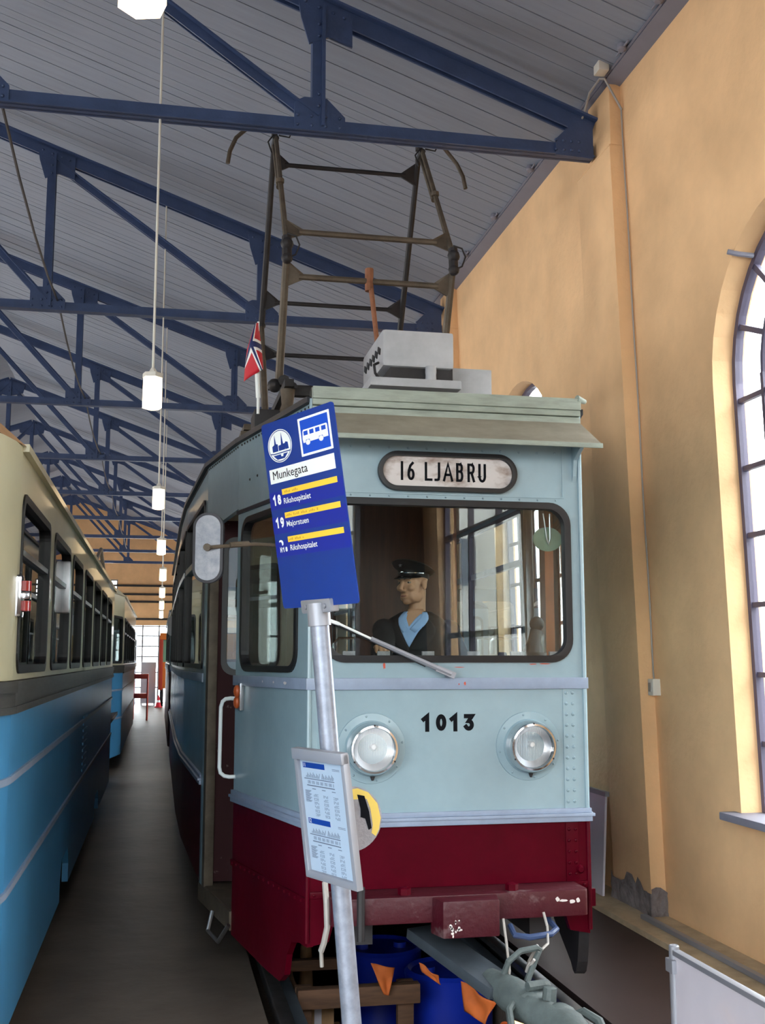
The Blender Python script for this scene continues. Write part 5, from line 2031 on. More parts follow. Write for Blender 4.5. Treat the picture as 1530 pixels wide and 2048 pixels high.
# ================================================================== things in the inspection pit
def drum(x, y, label):
    t = thing('drum', (x, y, -1.15), label, 'drum')
    MB().lathe((x, y, -1.15), (0, 0, 1), [(0, 0.235), (0.02, 0.25), (0.3, 0.25), (0.32, 0.258), (0.34, 0.25), (0.6, 0.25), (0.62, 0.258), (0.64, 0.25), (1.05, 0.25), (1.08, 0.255), (1.10, 0.235), (1.08, 0.215)], 28).build('body', 'drum_blue', t)
    for a in (-0.12, 0.12):
        MB().lathe((x + a, y, -0.07), (0, 0, 1), [(0, 0.04), (0.03, 0.04)], 12).build('bung', 'drum_blue', t)


drum(1.40, 7.0, 'blue plastic drum in the pit beside the brown cartons and containers')
drum(1.68, 6.42, 'blue plastic drum in the pit below the tram drawbar')
t = thing('timber_frame', (1.3, 6.0, -1.15), 'rough brown timber frame standing in the pit under the tram', 'timber frame')
MB().box(0.76, 1.42, 6.02, 6.09, -0.12, -0.02).build('crossbeam', 'wood_raw', t, bevel=0.006)
MB().box(0.76, 1.10, 6.60, 6.66, -0.08, -0.02).build('crossbeam', 'wood_raw', t, bevel=0.006)
for x in (0.80, 1.355):
    MB().box(x - 0.045, x + 0.045, 6.09, 6.14, -1.15, -0.02).build('upright', 'wood_raw', t, bevel=0.006)
MB().box(0.755, 0.785, 6.14, 6.66, -0.12, -0.06).build('side_rail', 'wood_raw', t, smooth=False)
for i, (x0, x1, y0, y1, z0, z1) in enumerate(((0.80, 1.06, 6.3, 6.58, -1.15, -0.82), (0.80, 1.05, 6.3, 6.58, -0.82, -0.58), (0.80, 1.07, 6.3, 6.58, -0.58, -0.36), (0.80, 1.0, 6.32, 6.58, -0.36, -0.20))):
    t = thing('carton', ((x0 + x1) / 2, (y0 + y1) / 2, z0), 'small brown carton in the pit, %s' % ('at the bottom of the stack', 'second from the bottom of the stack', 'third from the bottom of the stack', 'on top of the stack')[i], 'carton', 'cartons stacked in the pit')
    MB().box(x0, x1, y0, y1, z0, z1).build('box', 'carton', t, bevel=0.004)
    MB().box(x0 + 0.09, x0 + 0.13, y0 - 0.002, y0, z0 + 0.01, z1 - 0.005).build('tape', 'panel_white', t, smooth=False)
for i, (x, y, z, r) in enumerate(((0.82, 7.1, -1.15, 0.055), (0.82, 7.3, -1.15, 0.06), (0.96, 7.22, -1.15, 0.05))):
    t = thing('bottle', (x, y, z), 'tall brown container behind the cartons in the pit, %s' % ('the lowest of three', 'the middle one of three in height', 'the tallest of three')[i], 'container', 'brown containers in the pit')
    MB().lathe((x, y, z), (0, 0, 1), [(0, r), (0.75, r), (0.95 + 0.05 * i, r * 0.7), (0.98 + 0.05 * i, r * 0.5)], 14).build('body', 'carton', t)
    MB().lathe((x, y, z + 0.98 + 0.05 * i), (0, 0, 1), [(0, r * 0.55), (0.03, r * 0.55), (0.04, r * 0.3)], 12).build('cap', 'cloth_orange', t)


def cloth(name, c, u, v, label, sag=0.03, tri=0.0):
    c, u, v = Vector(c), Vector(u), Vector(v)
    n = u.cross(v).normalized()
    m = MB()
    m.grid(lambda a, b: c + u * (a - 0.5) * (1 - tri * b) + v * (b - 0.5) + n * (sag * math.sin(a * 7) * math.cos(b * 5)), 10, 10)
    o = m.solo(name, 'cloth_orange', c, label, 'cloth', angle=80)
    s = o.modifiers.new('thickness', 'SOLIDIFY')
    s.thickness = 0.004
    return o


cloth('orange_rag', (1.215, 5.98, 0.02), (0.13, 0.0, -0.03), (0.02, 0.0, -0.15), 'orange rag hanging over the timber frame in the pit', 0.01, 0.8)
cloth('orange_rag', (1.375, 5.62, 0.14), (0.09, -0.03, -0.06), (0.02, 0.02, -0.05), 'small orange rag caught beside the drawbar', 0.008)
cloth('orange_rag', (1.50, 5.22, 0.10), (0.12, -0.16, -0.06), (-0.01, 0.02, -0.12), 'orange rag hanging under the end of the drawbar', 0.015, 0.4)
t = thing('work_light', (1.62, 5.0, -0.01), 'short orange work light beside the coupler head, resting on the pit edge', 'work light')
MB().tube([(1.60, 5.12, 0.02), (1.70, 4.80, 0.03)], [0.03, 0.045], 12).build('housing', 'lamp_orange', t)
MB().tube([(1.625, 5.12, 0.055), (1.74, 4.80, 0.07)], 0.007, 8).build('tube', 'work_light', t)
MB().box(1.55, 1.93, 5.03, 5.09, -0.045, -0.012).build('hanger', 'iron_dark', t, smooth=False)
# ================================================================== bus stop sign
bs = thing('bus_stop_sign', (0.642, 3.4, 0.0), 'blue bus stop sign on a leaning grey pole with a timetable case', 'bus stop sign')
pb, ptop = Vector((0.642, 3.4, 0.06)), Vector((0.481, 3.4, 1.86))
pd = (ptop - pb).normalized()
m = MB()
m.lathe((0.642, 3.4, 0.0), (0, 0, 1), [(0.009, 0.2), (0.05, 0.2), (0.07, 0.17), (0.08, 0.05)], 32)
m.build('base', 'wall_stone', bs)
m = MB()
m.tube([pb - pd * 0.02, ptop], 0.0295, 24)
m.build('pole', 'galvanised', bs)
m = MB()
m.tube([ptop - pd * 0.055, ptop + pd * 0.015], 0.036, 24)
m.build('collar', 'alu', bs)

SU = Vector((0.179, -0.40, 0)).normalized()
lean = Vector((-0.137, 0, 1)).normalized()
SN0 = SU.cross(lean).normalized()
if SN0.y > 0:
    SN0 = -SN0
SW = lean
# board: lower left corner from the pole head
WBD, HBD = 0.438, 0.612
LL = Vector((0.395, 3.6, 1.866))
m = MB()
m.plate(rrect(0, WBD, 0, HBD, 0.012, 3), [], 0.004, LL, SU, SW, SN0)
bd = m.build('sign_board', 'sign_blue', bs, smooth=False)
m = MB()
m.plate(rrect(0.13, 0.30, -0.02, 0.022, 0.005, 2), [], 0.03, LL + SN0 * 0.012, SU, SW, SN0)
m.tube([LL + SU * 0.16 + SN0 * 0.012, LL + SU * 0.16 + SN0 * 0.018], 0.008, 8)
m.tube([LL + SU * 0.27 + SN0 * 0.012, LL + SU * 0.27 + SN0 * 0.018], 0.008, 8)
m.build('bracket', 'alu', bs, bevel=0.003)


def fill(mb, pts, lift, mi=0):
    mb.plate(pts, [], 0.0004, LL + SN0 * lift, SU, SW, SN0, mi)


def sx(a): return a * WBD
def sz(b): return b * HBD


# print on the board
m = MB()
for a, b in ((0.53, 0.625), (0.40, 0.49), (0.275, 0.36)):
    fill(m, [(sx(0.0), sz(a)), (sx(1), sz(a)), (sx(1), sz(b)), (sx(0), sz(b))], 0.0006)
tag(m.build('print_bands', 'sign_blue_bright', bd, smooth=False), kind='stuff')
ec = (sx(0.24), sz(0.862))
eu, ev = sx(0.172), sz(0.0885)


def circ(c, r, n=32):
    return [(c[0] + r * math.cos(2 * PI * i / n), c[1] + r * math.sin(2 * PI * i / n)) for i in range(n)]


def ell(k, n=36):
    return [(ec[0] + eu * k * math.cos(2 * PI * i / n), ec[1] + ev * k * math.sin(2 * PI * i / n)) for i in range(n)]


m = MB()
fill(m, [(sx(0.045), sz(0.67)), (sx(0.938), sz(0.67)), (sx(0.938), sz(0.747)), (sx(0.045), sz(0.747))], 0.001)
m.plate(rrect(sx(0.525), sx(0.942), sz(0.77), sz(0.968), 0.002, 2), [rrect(sx(0.55), sx(0.917), sz(0.782), sz(0.956), 0.002, 2)], 0.0004, LL + SN0 * 0.001, SU, SW, SN0)
m.plate(ell(1.0), [ell(0.95)], 0.0004, LL + SN0 * 0.001, SU, SW, SN0)
fill(m, ell(0.90), 0.001)
tag(m.build('print_white', 'sign_white', bd, smooth=False), kind='stuff')
m = MB()
fill(m, [(sx(0.55), sz(0.782)), (sx(0.917), sz(0.782)), (sx(0.917), sz(0.956)), (sx(0.55), sz(0.956))], 0.0009)
m.build('print_symbol_ground', 'sign_cyan', bd, smooth=False)
# bus symbol
m = MB()
bx, bz = sx(0.565), sz(0.838)
bw, bh = sx(0.335), sz(0.067)
body_ = [(0.02, 0), (0.10, 0), (0.13, 0.2), (0.27, 0.2), (0.30, 0), (0.62, 0), (0.65, 0.2), (0.79, 0.2), (0.82, 0), (1.0, 0), (1.0, 0.9), (0.97, 1.0), (0.06, 1.0), (0.03, 0.9), (0.0, 0.3)]
hol = [[(0.06 + k * 0.235, 0.55), (0.23 + k * 0.235, 0.55), (0.23 + k * 0.235, 0.88), (0.06 + k * 0.235, 0.88)] for k in range(4)]
sc_ = lambda q: [(bx + a * bw, bz + b * bh) for a, b in q]
m.plate(sc_(body_), [sc_(h) for h in hol], 0.0004, LL + SN0 * 0.0014, SU, SW, SN0)
for a in (0.2, 0.72):
    c0 = (bx + a * bw, bz - 0.02 * bh)
    m.plate([(c0[0] + 0.0125 * math.cos(2 * PI * i / 18), c0[1] + 0.0085 * math.sin(2 * PI * i / 18)) for i in range(18)], [], 0.0004, LL + SN0 * 0.0014, SU, SW, SN0)
tag(m.build('print_bus', 'sign_white', bd, smooth=False), kind='stuff')
# emblem: two pointed towers on a hill
m = MB()
def em(q): return [(ec[0] + a * eu, ec[1] + b * ev) for a, b in q]
for q in ([(-0.62, -0.30), (-0.15, -0.30), (-0.15, 0.12), (-0.35, 0.18), (-0.62, 0.05)],
          [(-0.10, -0.30), (0.42, -0.30), (0.45, 0.08), (-0.10, 0.02)],
          [(0.44, -0.30), (0.72, -0.30), (0.68, 0.1), (0.5, 0.16), (0.44, 0.05)],
          [(-0.44, 0.1), (-0.28, 0.1), (-0.36, 0.70)], [(0.12, 0.04), (0.30, 0.04), (0.21, 0.76)],
          [(-0.84, -0.34), (-0.5, -0.40), (0.84, -0.40), (0.84, -0.46), (-0.5, -0.46), (-0.84, -0.40)],
          [(-0.6, -0.52), (0.0, -0.52), (0.04, -0.66), (0.2, -0.66), (0.24, -0.52), (0.6, -0.52), (0.3, -0.80), (-0.3, -0.80)]):
    fill(m, em(q), 0.0014)
tag(m.build('print_emblem', 'sign_blue', bd, smooth=False), kind='stuff')
m = MB()
text_mb(m, 'Munkegata', 0.040, LL + SU * sx(0.085) + SW * sz(0.690), SU, SW, SN0, lift=0.001, width=sx(0.49))
m.build('lettering', 'ink_black', bd, smooth=False)
YB = (0.601, 0.476, 0.348)
for z in YB:
    m = MB()
    fill(m, [(sx(0.19), sz(z)), (sx(0.937), sz(z)), (sx(0.937), sz(z + 0.030)), (sx(0.19), sz(z + 0.030))], 0.0012)
    m.build('print_yellow', 'sign_yellow', bd, smooth=False)
m = MB()
for z, w_ in zip(YB, (0.22, 0.46, 0.22)):
    for k in range(int(w_ * 46)):
        a = sx(0.205) + k * sx(0.0215)
        if (k * 7 + int(z * 100)) % 5:
            fill(m, [(a, sz(z + 0.009)), (a + sx(0.015), sz(z + 0.009)), (a + sx(0.015), sz(z + 0.016 + 0.003 * (k % 3))), (a, sz(z + 0.016 + 0.003 * (k % 3)))], 0.0016)
tag(m.build('print_faint', 'sign_faint', bd, smooth=False), kind='stuff')
m = MB()
for num, dest, z in (('18', 'Rikshospitalet', 0.552), ('19', 'Majorstuen', 0.430)):
    stroke_text(m, num, LL + SU * sx(0.045) + SW * sz(z), SU, SW, SN0, sz(0.058), sx(0.062), 0.0078, sx(0.064))
    text_mb(m, dest, 0.026, LL + SU * sx(0.20) + SW * sz(z + 0.001), SU, SW, SN0, lift=0.0012, width=sx(0.375 if dest[0] == 'R' else 0.305), bold=0.0002)
stroke_text(m, 'N18', LL + SU * sx(0.06) + SW * sz(0.300), SU, SW, SN0, sz(0.027), sx(0.036), 0.0042, sx(0.038))
text_mb(m, 'Rikshospitalet', 0.026, LL + SU * sx(0.21) + SW * sz(0.303), SU, SW, SN0, lift=0.0012, width=sx(0.37), bold=0.0002)
q = [(sx(0.085) + 0.015 * math.cos(a), sz(0.348) + 0.011 * math.sin(a)) for a in [math.radians(-40 + 18 * i) for i in range(11)]]
q += [(sx(0.085) - 0.004 + 0.010 * math.cos(a), sz(0.348) - 0.003 + 0.008 * math.sin(a)) for a in [math.radians(130 - 18 * i) for i in range(10)]]
fill(m, q, 0.0012)
tag(m.build('lettering', 'sign_white', bd, smooth=False), kind='stuff')

# timetable case
tl_ = Vector((0.117, -0.26, 0)).normalized()
TW_, TH_ = 0.277, 0.384
lean2 = Vector((-0.118, 0, 1)).normalized()
TN = tl_.cross(lean2).normalized()
if TN.y > 0:
    TN = -TN
TL0 = Vector((0, 0, 1.7)) + (Vector((0.467, 3.53, 1.030)) - Vector((0, 0, 1.7))) * 0.972
m = MB()
m.plate([(0, 0), (TW_, 0), (TW_, TH_), (0, TH_)], [[(0.018, 0.022), (TW_ - 0.018, 0.022), (TW_ - 0.018, TH_ - 0.022), (0.018, TH_ - 0.022)]], 0.022, TL0 + TN * 0.0, tl_, lean2, TN)
tc_ = m.build('timetable_case', 'alu', bs, bevel=0.003)
m = MB()
m.plate([(0.01, 0.01), (TW_ - 0.01, 0.01), (TW_ - 0.01, TH_ - 0.01), (0.01, TH_ - 0.01)], [], 0.01, TL0 - TN * 0.012, tl_, lean2, TN)
m.build('paper', 'paper', tc_, smooth=False)
TO = TL0 - TN * 0.0118


def tfill(mb, a0, a1, b0, b1, lift=0.0004):
    mb.plate([(a0 * TW_, b0 * TH_), (a1 * TW_, b0 * TH_), (a1 * TW_, b1 * TH_), (a0 * TW_, b1 * TH_)], [], 0.0002, TO + TN * lift, tl_, lean2, TN)


for b_ in (0.857, 0.424):
    m = MB()
    tfill(m, 0.115, 0.553, b_, b_ + 0.042)
    m.build('print_header', 'sign_blue', tc_, smooth=False)
m = MB()
for k in range(4):
    tfill(m, 0.105 + 0.2 * k, 0.285 + 0.2 * k, 0.925, 0.942)
for base_ in (0.857, 0.424):
    for k in range(30):                       # slanted stop names
        a = 0.16 + 0.0185 * k
        h = 0.016 + 0.03 * ((k * 37) % 10) / 10
        if k in (15, 16):
            continue
        mm = [(a, base_ - 0.075), (a + 0.006, base_ - 0.075), (a + 0.006 + h * 0.5, base_ - 0.075 + h), (a + h * 0.5, base_ - 0.075 + h)]
        m.plate([(p * TW_, q_ * TH_) for p, q_ in mm], [], 0.0002, TO + TN * 0.0004, tl_, lean2, TN)
    tfill(m, 0.12, 0.72, base_ - 0.087, base_ - 0.081)
    tfill(m, 0.165, 0.715, base_ - 0.139, base_ - 0.132)
    for k in range(26):
        if (k * 5) % 4:
            tfill(m, 0.17 + 0.021 * k, 0.177 + 0.021 * k, base_ - 0.122, base_ - 0.098)
    for r_ in range(11):                      # note block
        tfill(m, 0.114, 0.235 - 0.02 * (r_ % 3), base_ - 0.180 - 0.0085 * r_, base_ - 0.176 - 0.0085 * r_)
    for cidx in range(3):                     # columns of departure times
        c0 = (0.283, 0.477, 0.674)[cidx]
        tfill(m, c0 - 0.02, c0 + 0.05, base_ - 0.162, base_ - 0.157)
        for r_ in range(24):
            for k in range(4):
                if (r_ * 5 + k * 3 + cidx) % 7 and r_ % 4 != 3:
                    tfill(m, c0 + 0.024 * k, c0 + 0.013 + 0.024 * k, base_ - 0.203 - 0.0075 * r_, base_ - 0.199 - 0.0075 * r_)
    tfill(m, 0.70, 0.84, base_ + 0.012, base_ + 0.015)
    tfill(m, 0.70, 0.84, base_ + 0.002, base_ + 0.005)
tag(m.build('print_text', 'print_grey', tc_, smooth=False), kind='stuff')
m = MB()
text_mb(m, '11', 0.017, TO + tl_ * (0.125 * TW_) + lean2 * (0.865 * TH_), tl_, lean2, TN, lift=0.001)
text_mb(m, '12', 0.017, TO + tl_ * (0.125 * TW_) + lean2 * (0.432 * TH_), tl_, lean2, TN, lift=0.001)
m.build('lettering', 'sign_white', tc_, smooth=False)
m = MB()
m.plate([(0.0, TH_ - 0.03), (TW_, TH_ - 0.03), (TW_, TH_ + 0.004), (0.0, TH_ + 0.004)], [], 0.026, TL0 + TN * 0.006, tl_, lean2, TN)
m.build('case_hood', 'alu', tc_, bevel=0.003)
# worn round plate behind the case
pc = pb.lerp(ptop, 0.655)
dc = Vector((0.605, 3.50, 1.205))
m = MB()
du, dn_ = Vector((0.99, 0.1, 0)).normalized(), Vector((0.1, -0.99, 0)).normalized()
m.plate(circ((0, 0), 0.1, 40), [], 0.004, dc, du, Vector((0, 0, 1)), dn_)
dp = m.build('round_plate', 'plate_worn', bs, smooth=False)
m = MB()
m.plate([(-0.03, 0.088), (0.02, 0.094), (0.055, 0.08), (0.085, 0.045), (0.096, 0.0), (0.09, -0.035), (0.08, -0.055), (0.066, -0.045), (0.07, -0.02), (0.062, 0.03), (0.05, 0.06), (0.005, 0.06), (0.0, 0.02), (-0.03, 0.025)], [], 0.0006, dc + dn_ * 0.0012, du, Vector((0, 0, 1)), dn_)
m.build('sticker', 'sticker_yellow', dp, smooth=False)
m = MB()
m.plate([(0.018, 0.075), (0.042, 0.07), (0.058, 0.02), (0.066, -0.03), (0.056, -0.035), (0.045, 0.0), (0.03, 0.005), (0.03, 0.03)], [], 0.0006, dc + dn_ * 0.002, du, Vector((0, 0, 1)), dn_)
m.build('mark', 'ink_black', dp, smooth=False)
m = MB()
m.tube([dc + Vector((0, 0.004, 0)), Vector((pc.x, 3.42, pc.z))], 0.01, 8)
m.build('clip', 'alu', bs)
# ================================================================== the driver figure in the cab
pe = thing('person', (1.44, 6.3, 0.92), 'person in dark uniform jacket, pale blue shirt and peaked cap at the tram controls', 'person')
HC = Vector((1.412, 6.13, 2.128))                        # head centre
HR = Matrix.Rotation(math.radians(-52), 3, 'Z') @ Matrix.Rotation(math.radians(4), 3, 'X')


def H(x, y, z):
    """head space: face looks to -y, x to the figure's left"""
    return HC + HR @ Vector((x, y, z))


m = MB()
def hb(x, y, z, rx, ry, rz, n=16, k=12): m.ball(H(x, y, z), (rx, ry, rz), n, k, rot=HR)
hb(0, 0.012, 0.045, 0.074, 0.094, 0.082)                  # skull
hb(0, -0.022, 0.0, 0.064, 0.070, 0.085)                   # face mass
hb(0, -0.030, -0.050, 0.055, 0.056, 0.060)                # jaw
hb(0, -0.062, -0.094, 0.026, 0.022, 0.020)                # chin
hb(0.036, -0.02, -0.072, 0.024, 0.05, 0.03)               # jaw corners
hb(-0.036, -0.02, -0.072, 0.024, 0.05, 0.03)
hb(0, -0.080, 0.030, 0.050, 0.018, 0.014)                 # brow
hb(0.038, -0.068, -0.018, 0.022, 0.022, 0.020)            # cheekbones
hb(-0.038, -0.068, -0.018, 0.022, 0.022, 0.020)
m.tube([H(0, -0.088, 0.022), H(0, -0.102, -0.005), H(0, -0.114, -0.030)], [0.009, 0.0105, 0.012], 10)   # nose
hb(0, -0.106, -0.032, 0.011, 0.010, 0.009)
hb(0.013, -0.098, -0.035, 0.009, 0.010, 0.008)
hb(-0.013, -0.098, -0.035, 0.009, 0.010, 0.008)
hb(0, -0.086, -0.057, 0.024, 0.012, 0.008)                # lips
hb(0, -0.083, -0.071, 0.021, 0.012, 0.008)
for s_ in (-1, 1):                                        # ears
    m.ball(H(s_ * 0.074, 0.012, -0.002), (0.010, 0.020, 0.032), 10, 8, rot=HR)
    m.ball(H(s_ * 0.077, 0.016, 0.012), (0.009, 0.018, 0.018), 10, 8, rot=HR)
NB = Vector((1.440, 6.165, 1.94))
m.tube([H(0, 0.035, -0.03), H(0, 0.034, -0.10), NB, NB + Vector((0, 0.0, -0.10))], [0.052, 0.047, 0.054, 0.085], 16)
# trunk, arms and legs
m.ball((1.44, 6.19, 1.72), (0.17, 0.105, 0.19), 18, 14)
m.ball((1.44, 6.22, 1.52), (0.155, 0.11, 0.16), 18, 14)
m.ball((1.44, 6.28, 1.44), (0.17, 0.14, 0.10), 18, 12)
SHR, SHL = Vector((1.258, 6.15, 1.868)), Vector((1.628, 6.20, 1.868))
ELR, ELL = Vector((1.185, 5.93, 1.62)), Vector((1.69, 6.05, 1.60))
WRR, WRL = Vector((1.135, 5.72, 1.765)), Vector((1.60, 5.78, 1.64))
for a, b, c in ((SHR, ELR, WRR), (SHL, ELL, WRL)):
    m.tube([a, a.lerp(b, 0.5), b], [0.055, 0.048, 0.04], 12)
    m.ball(a, 0.058, 12, 8)
    m.ball(b, 0.042, 12, 8)
    m.tube([b, b.lerp(c, 0.4), c], [0.04, 0.039, 0.027], 12)
for s_ in (-1, 1):
    hp = Vector((1.44 + 0.09 * s_, 6.25, 1.44))
    kn = Vector((1.44 + 0.11 * s_, 5.80, 1.42))
    ak = Vector((1.44 + 0.11 * s_, 5.84, 0.98))
    m.tube([hp, kn], [0.085, 0.06], 12)
    m.ball(kn, 0.062, 12, 8)
    m.tube([kn, kn.lerp(ak, 0.35), ak], [0.058, 0.056, 0.038], 12)
    m.tube([ak, ak + Vector((0, -0.05, -0.05)), ak + Vector((0, -0.18, -0.07))], [0.042, 0.04, 0.03], 10)


def hand(w, fwd, up, side):
    """palm and five bent fingers closing over what lies in front of the wrist; side: thumb direction"""
    f = fwd.normalized()
    s = (side - f * side.dot(f)).normalized()
    u = f.cross(s)
    if u.z < 0:
        u = -u
    pc_ = w + f * 0.048
    rot = Matrix((s, f, u)).transposed()
    m.ball(pc_, (0.040, 0.050, 0.016), 14, 10, rot=rot)
    m.ball(w + f * 0.015, (0.028, 0.03, 0.02), 12, 8, rot=rot)
    for k, L in enumerate((0.070, 0.080, 0.076, 0.060)):
        b = w + f * (0.084 - 0.004 * abs(k - 1.3)) + s * (0.030 - 0.0205 * k)
        p1 = b + f * L * 0.42 + u * 0.008
        p2 = p1 + f * L * 0.20 - u * L * 0.36
        p3 = p2 - f * L * 0.08 - u * L * 0.26
        m.tube([b - f * 0.02, b, p1, p2, p3], [0.009, 0.0102, 0.0092, 0.0082, 0.0066], 8)
        m.ball(b + u * 0.003, 0.0108, 8, 6)
    b = w + f * 0.03 + s * 0.036
    p1 = b + f * 0.028 + s * 0.022 - u * 0.008
    p2 = p1 + f * 0.026 + s * 0.002 - u * 0.014
    m.tube([b - s * 0.015, b, p1, p2], [0.013, 0.0125, 0.0105, 0.0085], 8)


hand(WRR, Vector((-0.05, -1, 0.0)), None, Vector((1, 0, 0)))
hand(WRL, Vector((-0.2, -1, -0.1)), None, Vector((-1, 0, 0)))
body = remesh(m, 'body', 'skin', pe, voxel=0.0042, smooth_it=3)
# facial details as parts of the body
for s_ in (-1, 1):
    e = MB()
    e.ball(H(s_ * 0.031, -0.073, 0.012), (0.014, 0.010, 0.008), 12, 8, rot=HR)
    ey = e.build('eye', 'eye_white', body)
    e = MB()
    e.ball(H(s_ * 0.031 + 0.001, -0.0805, 0.012), (0.006, 0.004, 0.006), 10, 6, rot=HR)
    e.build('iris', 'eye_dark', body)
    e = MB()
    e.tube([H(s_ * 0.013, -0.094, 0.030), H(s_ * 0.032, -0.091, 0.036), H(s_ * 0.050, -0.076, 0.031)], [0.004, 0.0045, 0.003], 6)
    e.build('eyebrow', 'iron_brown', body)
    e = MB()
    e.tube([H(s_ * 0.018, -0.082, 0.019), H(s_ * 0.031, -0.085, 0.0215), H(s_ * 0.045, -0.074, 0.017)], [0.003, 0.0038, 0.003], 6)
    e.build('eyelid', 'skin', body)
e = MB()
e.tube([H(-0.021, -0.089, -0.063), H(-0.009, -0.0975, -0.0635), H(0.009, -0.0975, -0.0635), H(0.021, -0.089, -0.063)], [0.002, 0.004, 0.004, 0.002], 8)
e.build('mouth', 'skin_lip', body)
# hair at the temples under the cap
# ---- jacket: lofted trunk with sleeves
jk = MB()
secs = [(1.40, 0.185, 0.135, 6.24), (1.52, 0.18, 0.13, 6.22), (1.66, 0.195, 0.13, 6.19), (1.80, 0.205, 0.122, 6.18), (1.88, 0.20, 0.105, 6.175), (1.935, 0.155, 0.085, 6.17), (1.975, 0.085, 0.07, 6.17)]


def trunk(z):
    for a, b in zip(secs[:-1], secs[1:]):
        if z <= b[0]:
            t = (z - a[0]) / (b[0] - a[0])
            return [a[i] + (b[i] - a[i]) * t for i in range(1, 4)]
    return secs[-1][1:]


def skin_pt(ph, z, k=1.0):
    rx, ry, yc = trunk(z)
    c_, s_ = math.sin(ph), -math.cos(ph)
    e_ = 0.8
    return Vector((1.44 + rx * k * math.copysign(abs(c_) ** e_, c_), yc + ry * k * math.copysign(abs(s_) ** e_, s_), z))


nn = 28
for z, *_ in secs:
    jk.v += [skin_pt(2 * PI * j / nn, z) for j in range(nn)]
for i in range(len(secs) - 1):
    for j in range(nn):
        a, b = i * nn + j, i * nn + (j + 1) % nn
        jk.f.append((a, b, b + nn, a + nn))
jk.f.append(tuple(reversed(range(nn))))
jk.f.append(tuple((len(secs) - 1) * nn + j for j in range(nn)))
for a, b, c, s_ in ((SHR, ELR, WRR, -1), (SHL, ELL, WRL, 1)):
    jk.ball(a + Vector((0.012 * s_, 0, 0.0)), (0.068, 0.075, 0.066), 14, 10)
    jk.tube([a, a.lerp(b, 0.5) + Vector((0.01 * s_, 0, 0)), b], [0.068, 0.064, 0.058], 14)
    jk.ball(b, 0.062, 12, 8)
    jk.tube([b, b.lerp(c, 0.45), b.lerp(c, 0.93)], [0.06, 0.054, 0.046], 14)
jacket = remesh(jk, 'jacket', 'uniform', pe, voxel=0.0075, smooth_it=5)
PH0 = math.radians(-14)                                  # chest turned a little to the figure's right
# shirt front, collar and lapels
m = MB()
def vw(z): return max(0.0, (z - 1.77) / (1.955 - 1.77))
def shirt_fn(u, v):
    z = 1.77 + v * (1.96 - 0.075 * max(0.0, 1 - abs(2 * u - 1) * 1.6) - 1.77)
    return skin_pt(PH0 + (u - 0.5) * 2 * 0.42 * vw(z) ** 0.9, z, 1.035 + 0.02 * v)
m.grid(shirt_fn, 10, 14)
sh = m.build('shirt', 'shirt', pe, angle=80)
md = sh.modifiers.new('thickness', 'SOLIDIFY')
md.thickness = 0.004
for s_ in (-1, 1):
    m = MB()
    def col_fn(u, v):
        z = 1.872 + 0.098 * v
        ph = PH0 + s_ * (0.02 + 0.34 * v + 0.26 * u * (0.5 + 0.5 * v))
        return skin_pt(ph, z - 0.02 * u * (1 - v), 1.075)
    m.grid(col_fn, 5, 6)
    c_ = m.build('collar', 'shirt', sh, angle=80)
    md = c_.modifiers.new('thickness', 'SOLIDIFY')
    md.thickness = 0.005
    m = MB()
    def lap_fn(u, v):
        z = 1.75 + v * 0.20
        w0 = 0.42 * vw(z) ** 0.9
        wid = 0.36 * math.sin(min(1, 0.12 + v * 0.95) * PI) ** 0.7 + 0.05
        return skin_pt(PH0 + s_ * (w0 + wid * u), z, 1.055 - 0.02 * u)
    m.grid(lap_fn, 5, 14)
    l_ = m.build('lapel', 'uniform', jacket, angle=80)
    md = l_.modifiers.new('thickness', 'SOLIDIFY')
    md.thickness = 0.006
m = MB()
for z in (1.62, 1.53):
    m.lathe(skin_pt(PH0, z, 1.02), (math.sin(PH0), -math.cos(PH0), 0), [(0, 0.011), (0.006, 0.010)], 10)
m.build('button', 'chrome', jacket)
m = MB()
m.grid(lambda u, v: skin_pt(PH0 + (u - 0.5) * 0.9, 1.845 + 0.142 * v, 1.03), 8, 8)
th_ = m.build('throat', 'skin', body, angle=80)
md = th_.modifiers.new('thickness', 'SOLIDIFY')
md.thickness = 0.003
# trousers and shoes
m = MB()
for s_ in (-1, 1):
    hp = Vector((1.44 + 0.09 * s_, 6.25, 1.44))
    kn = Vector((1.44 + 0.11 * s_, 5.80, 1.42))
    ak = Vector((1.44 + 0.11 * s_, 5.84, 1.00))
    m.tube([hp, kn], [0.105, 0.078], 14)
    m.ball(kn, 0.079, 12, 8)
    m.tube([kn, ak], [0.075, 0.068], 14)
m.ball((1.44, 6.28, 1.44), (0.19, 0.155, 0.10), 16, 10)
remesh(m, 'trousers', 'uniform', pe, voxel=0.01, smooth_it=3)
for s_ in (-1, 1):
    m = MB()
    ak = Vector((1.44 + 0.11 * s_, 5.84, 0.93))
    m.ball(ak + Vector((0, -0.07, -0.03)), (0.05, 0.14, 0.05), 14, 10)
    m.ball(ak + Vector((0, 0.02, 0.0)), (0.048, 0.06, 0.06), 12, 8)
    m.build('shoe', 'patent', pe)
# ---- peaked cap, its crown rising towards the front
cap = MB()
CT = Matrix.Rotation(math.radians(-8), 3, 'X')


def K(x, y, z):
    p = CT @ Vector((x, y, z))
    return H(p.x, p.y + 0.004, p.z)


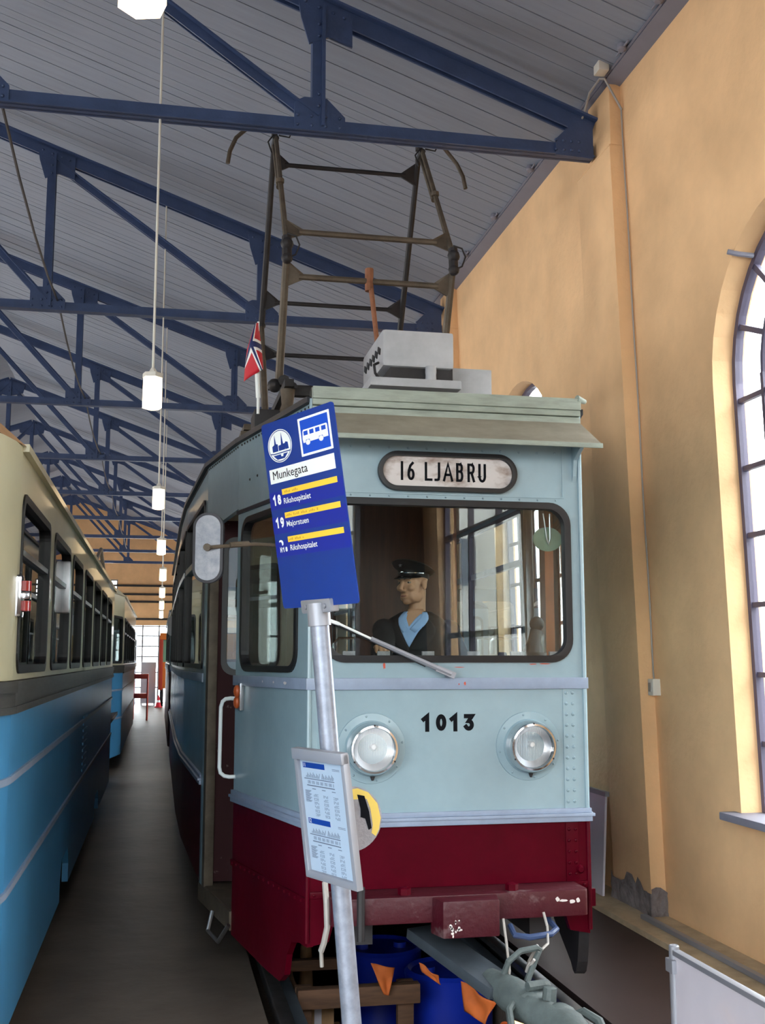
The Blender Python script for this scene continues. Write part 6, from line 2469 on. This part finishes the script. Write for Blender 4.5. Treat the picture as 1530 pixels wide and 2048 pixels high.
nn = 36
rings = [(0.036, 0.079, 0.100, 0.0, 0.0), (0.062, 0.080, 0.102, 0.0, 0.0), (0.066, 0.083, 0.105, 0.0, 0.012), (0.082, 0.108, 0.126, -0.004, 0.022), (0.094, 0.116, 0.136, -0.006, 0.028), (0.104, 0.104, 0.124, -0.006, 0.026), (0.110, 0.06, 0.08, -0.004, 0.02), (0.112, 0.004, 0.004, 0, 0.012)]
for z, rx, ry, yo, tilt in rings:
    for j in range(nn):
        a = 2 * PI * j / nn
        x, y = rx * math.sin(a), -ry * math.cos(a)
        cap.v.append(K(x, y + yo, z + tilt * math.cos(a)))
for i in range(len(rings) - 1):
    for j in range(nn):
        a, b = i * nn + j, i * nn + (j + 1) % nn
        cap.f.append((a, b, b + nn, a + nn))
        cap.m.append(0)
cap.f.append(tuple(reversed(range(nn))))
cap.f.append(tuple((len(rings) - 1) * nn + j for j in range(nn)))
cap.m += [0, 0]
cp = cap.build('cap', 'cap_black', pe, angle=70)
m = MB()
def peak_fn(u, v):
    a = math.radians(-72 + 144 * u)
    k = 1 + 0.48 * v * (math.cos(a * 1.1) ** 0.8 if math.cos(a * 1.1) > 0 else 0)
    return K(0.081 * math.sin(a) * (1 + 0.06 * v), -0.102 * math.cos(a) * k, 0.040 - 0.028 * v * math.cos(a))
m.grid(peak_fn, 20, 5)
pk = m.build('peak', 'patent', cp, angle=80)
md = pk.modifiers.new('thickness', 'SOLIDIFY')
md.thickness = 0.004
m = MB()
m.tube([K(0.083 * math.sin(a), -0.106 * math.cos(a), 0.060 - 0.006 * math.cos(a)) for a in [math.radians(-80 + 160 * i / 16) for i in range(17)]], 0.0042, 6)
m.ball(K(0.083, -0.02, 0.058), 0.007, 8, 6)
m.ball(K(-0.083, -0.02, 0.058), 0.007, 8, 6)
m.ball(K(0, -0.109, 0.058), (0.011, 0.011, 0.009), 8, 6)
m.build('cord', 'chrome', cp)
m = MB()
for a in range(0, 360, 60):
    p = (0.013 * math.cos(math.radians(a)), 0.013 * math.sin(math.radians(a)))
    m.tube([K(0, -0.124, 0.096), K(p[0], -0.124, 0.096 + p[1])], [0.004, 0.0015], 5)
m.build('badge', 'steel', cp)
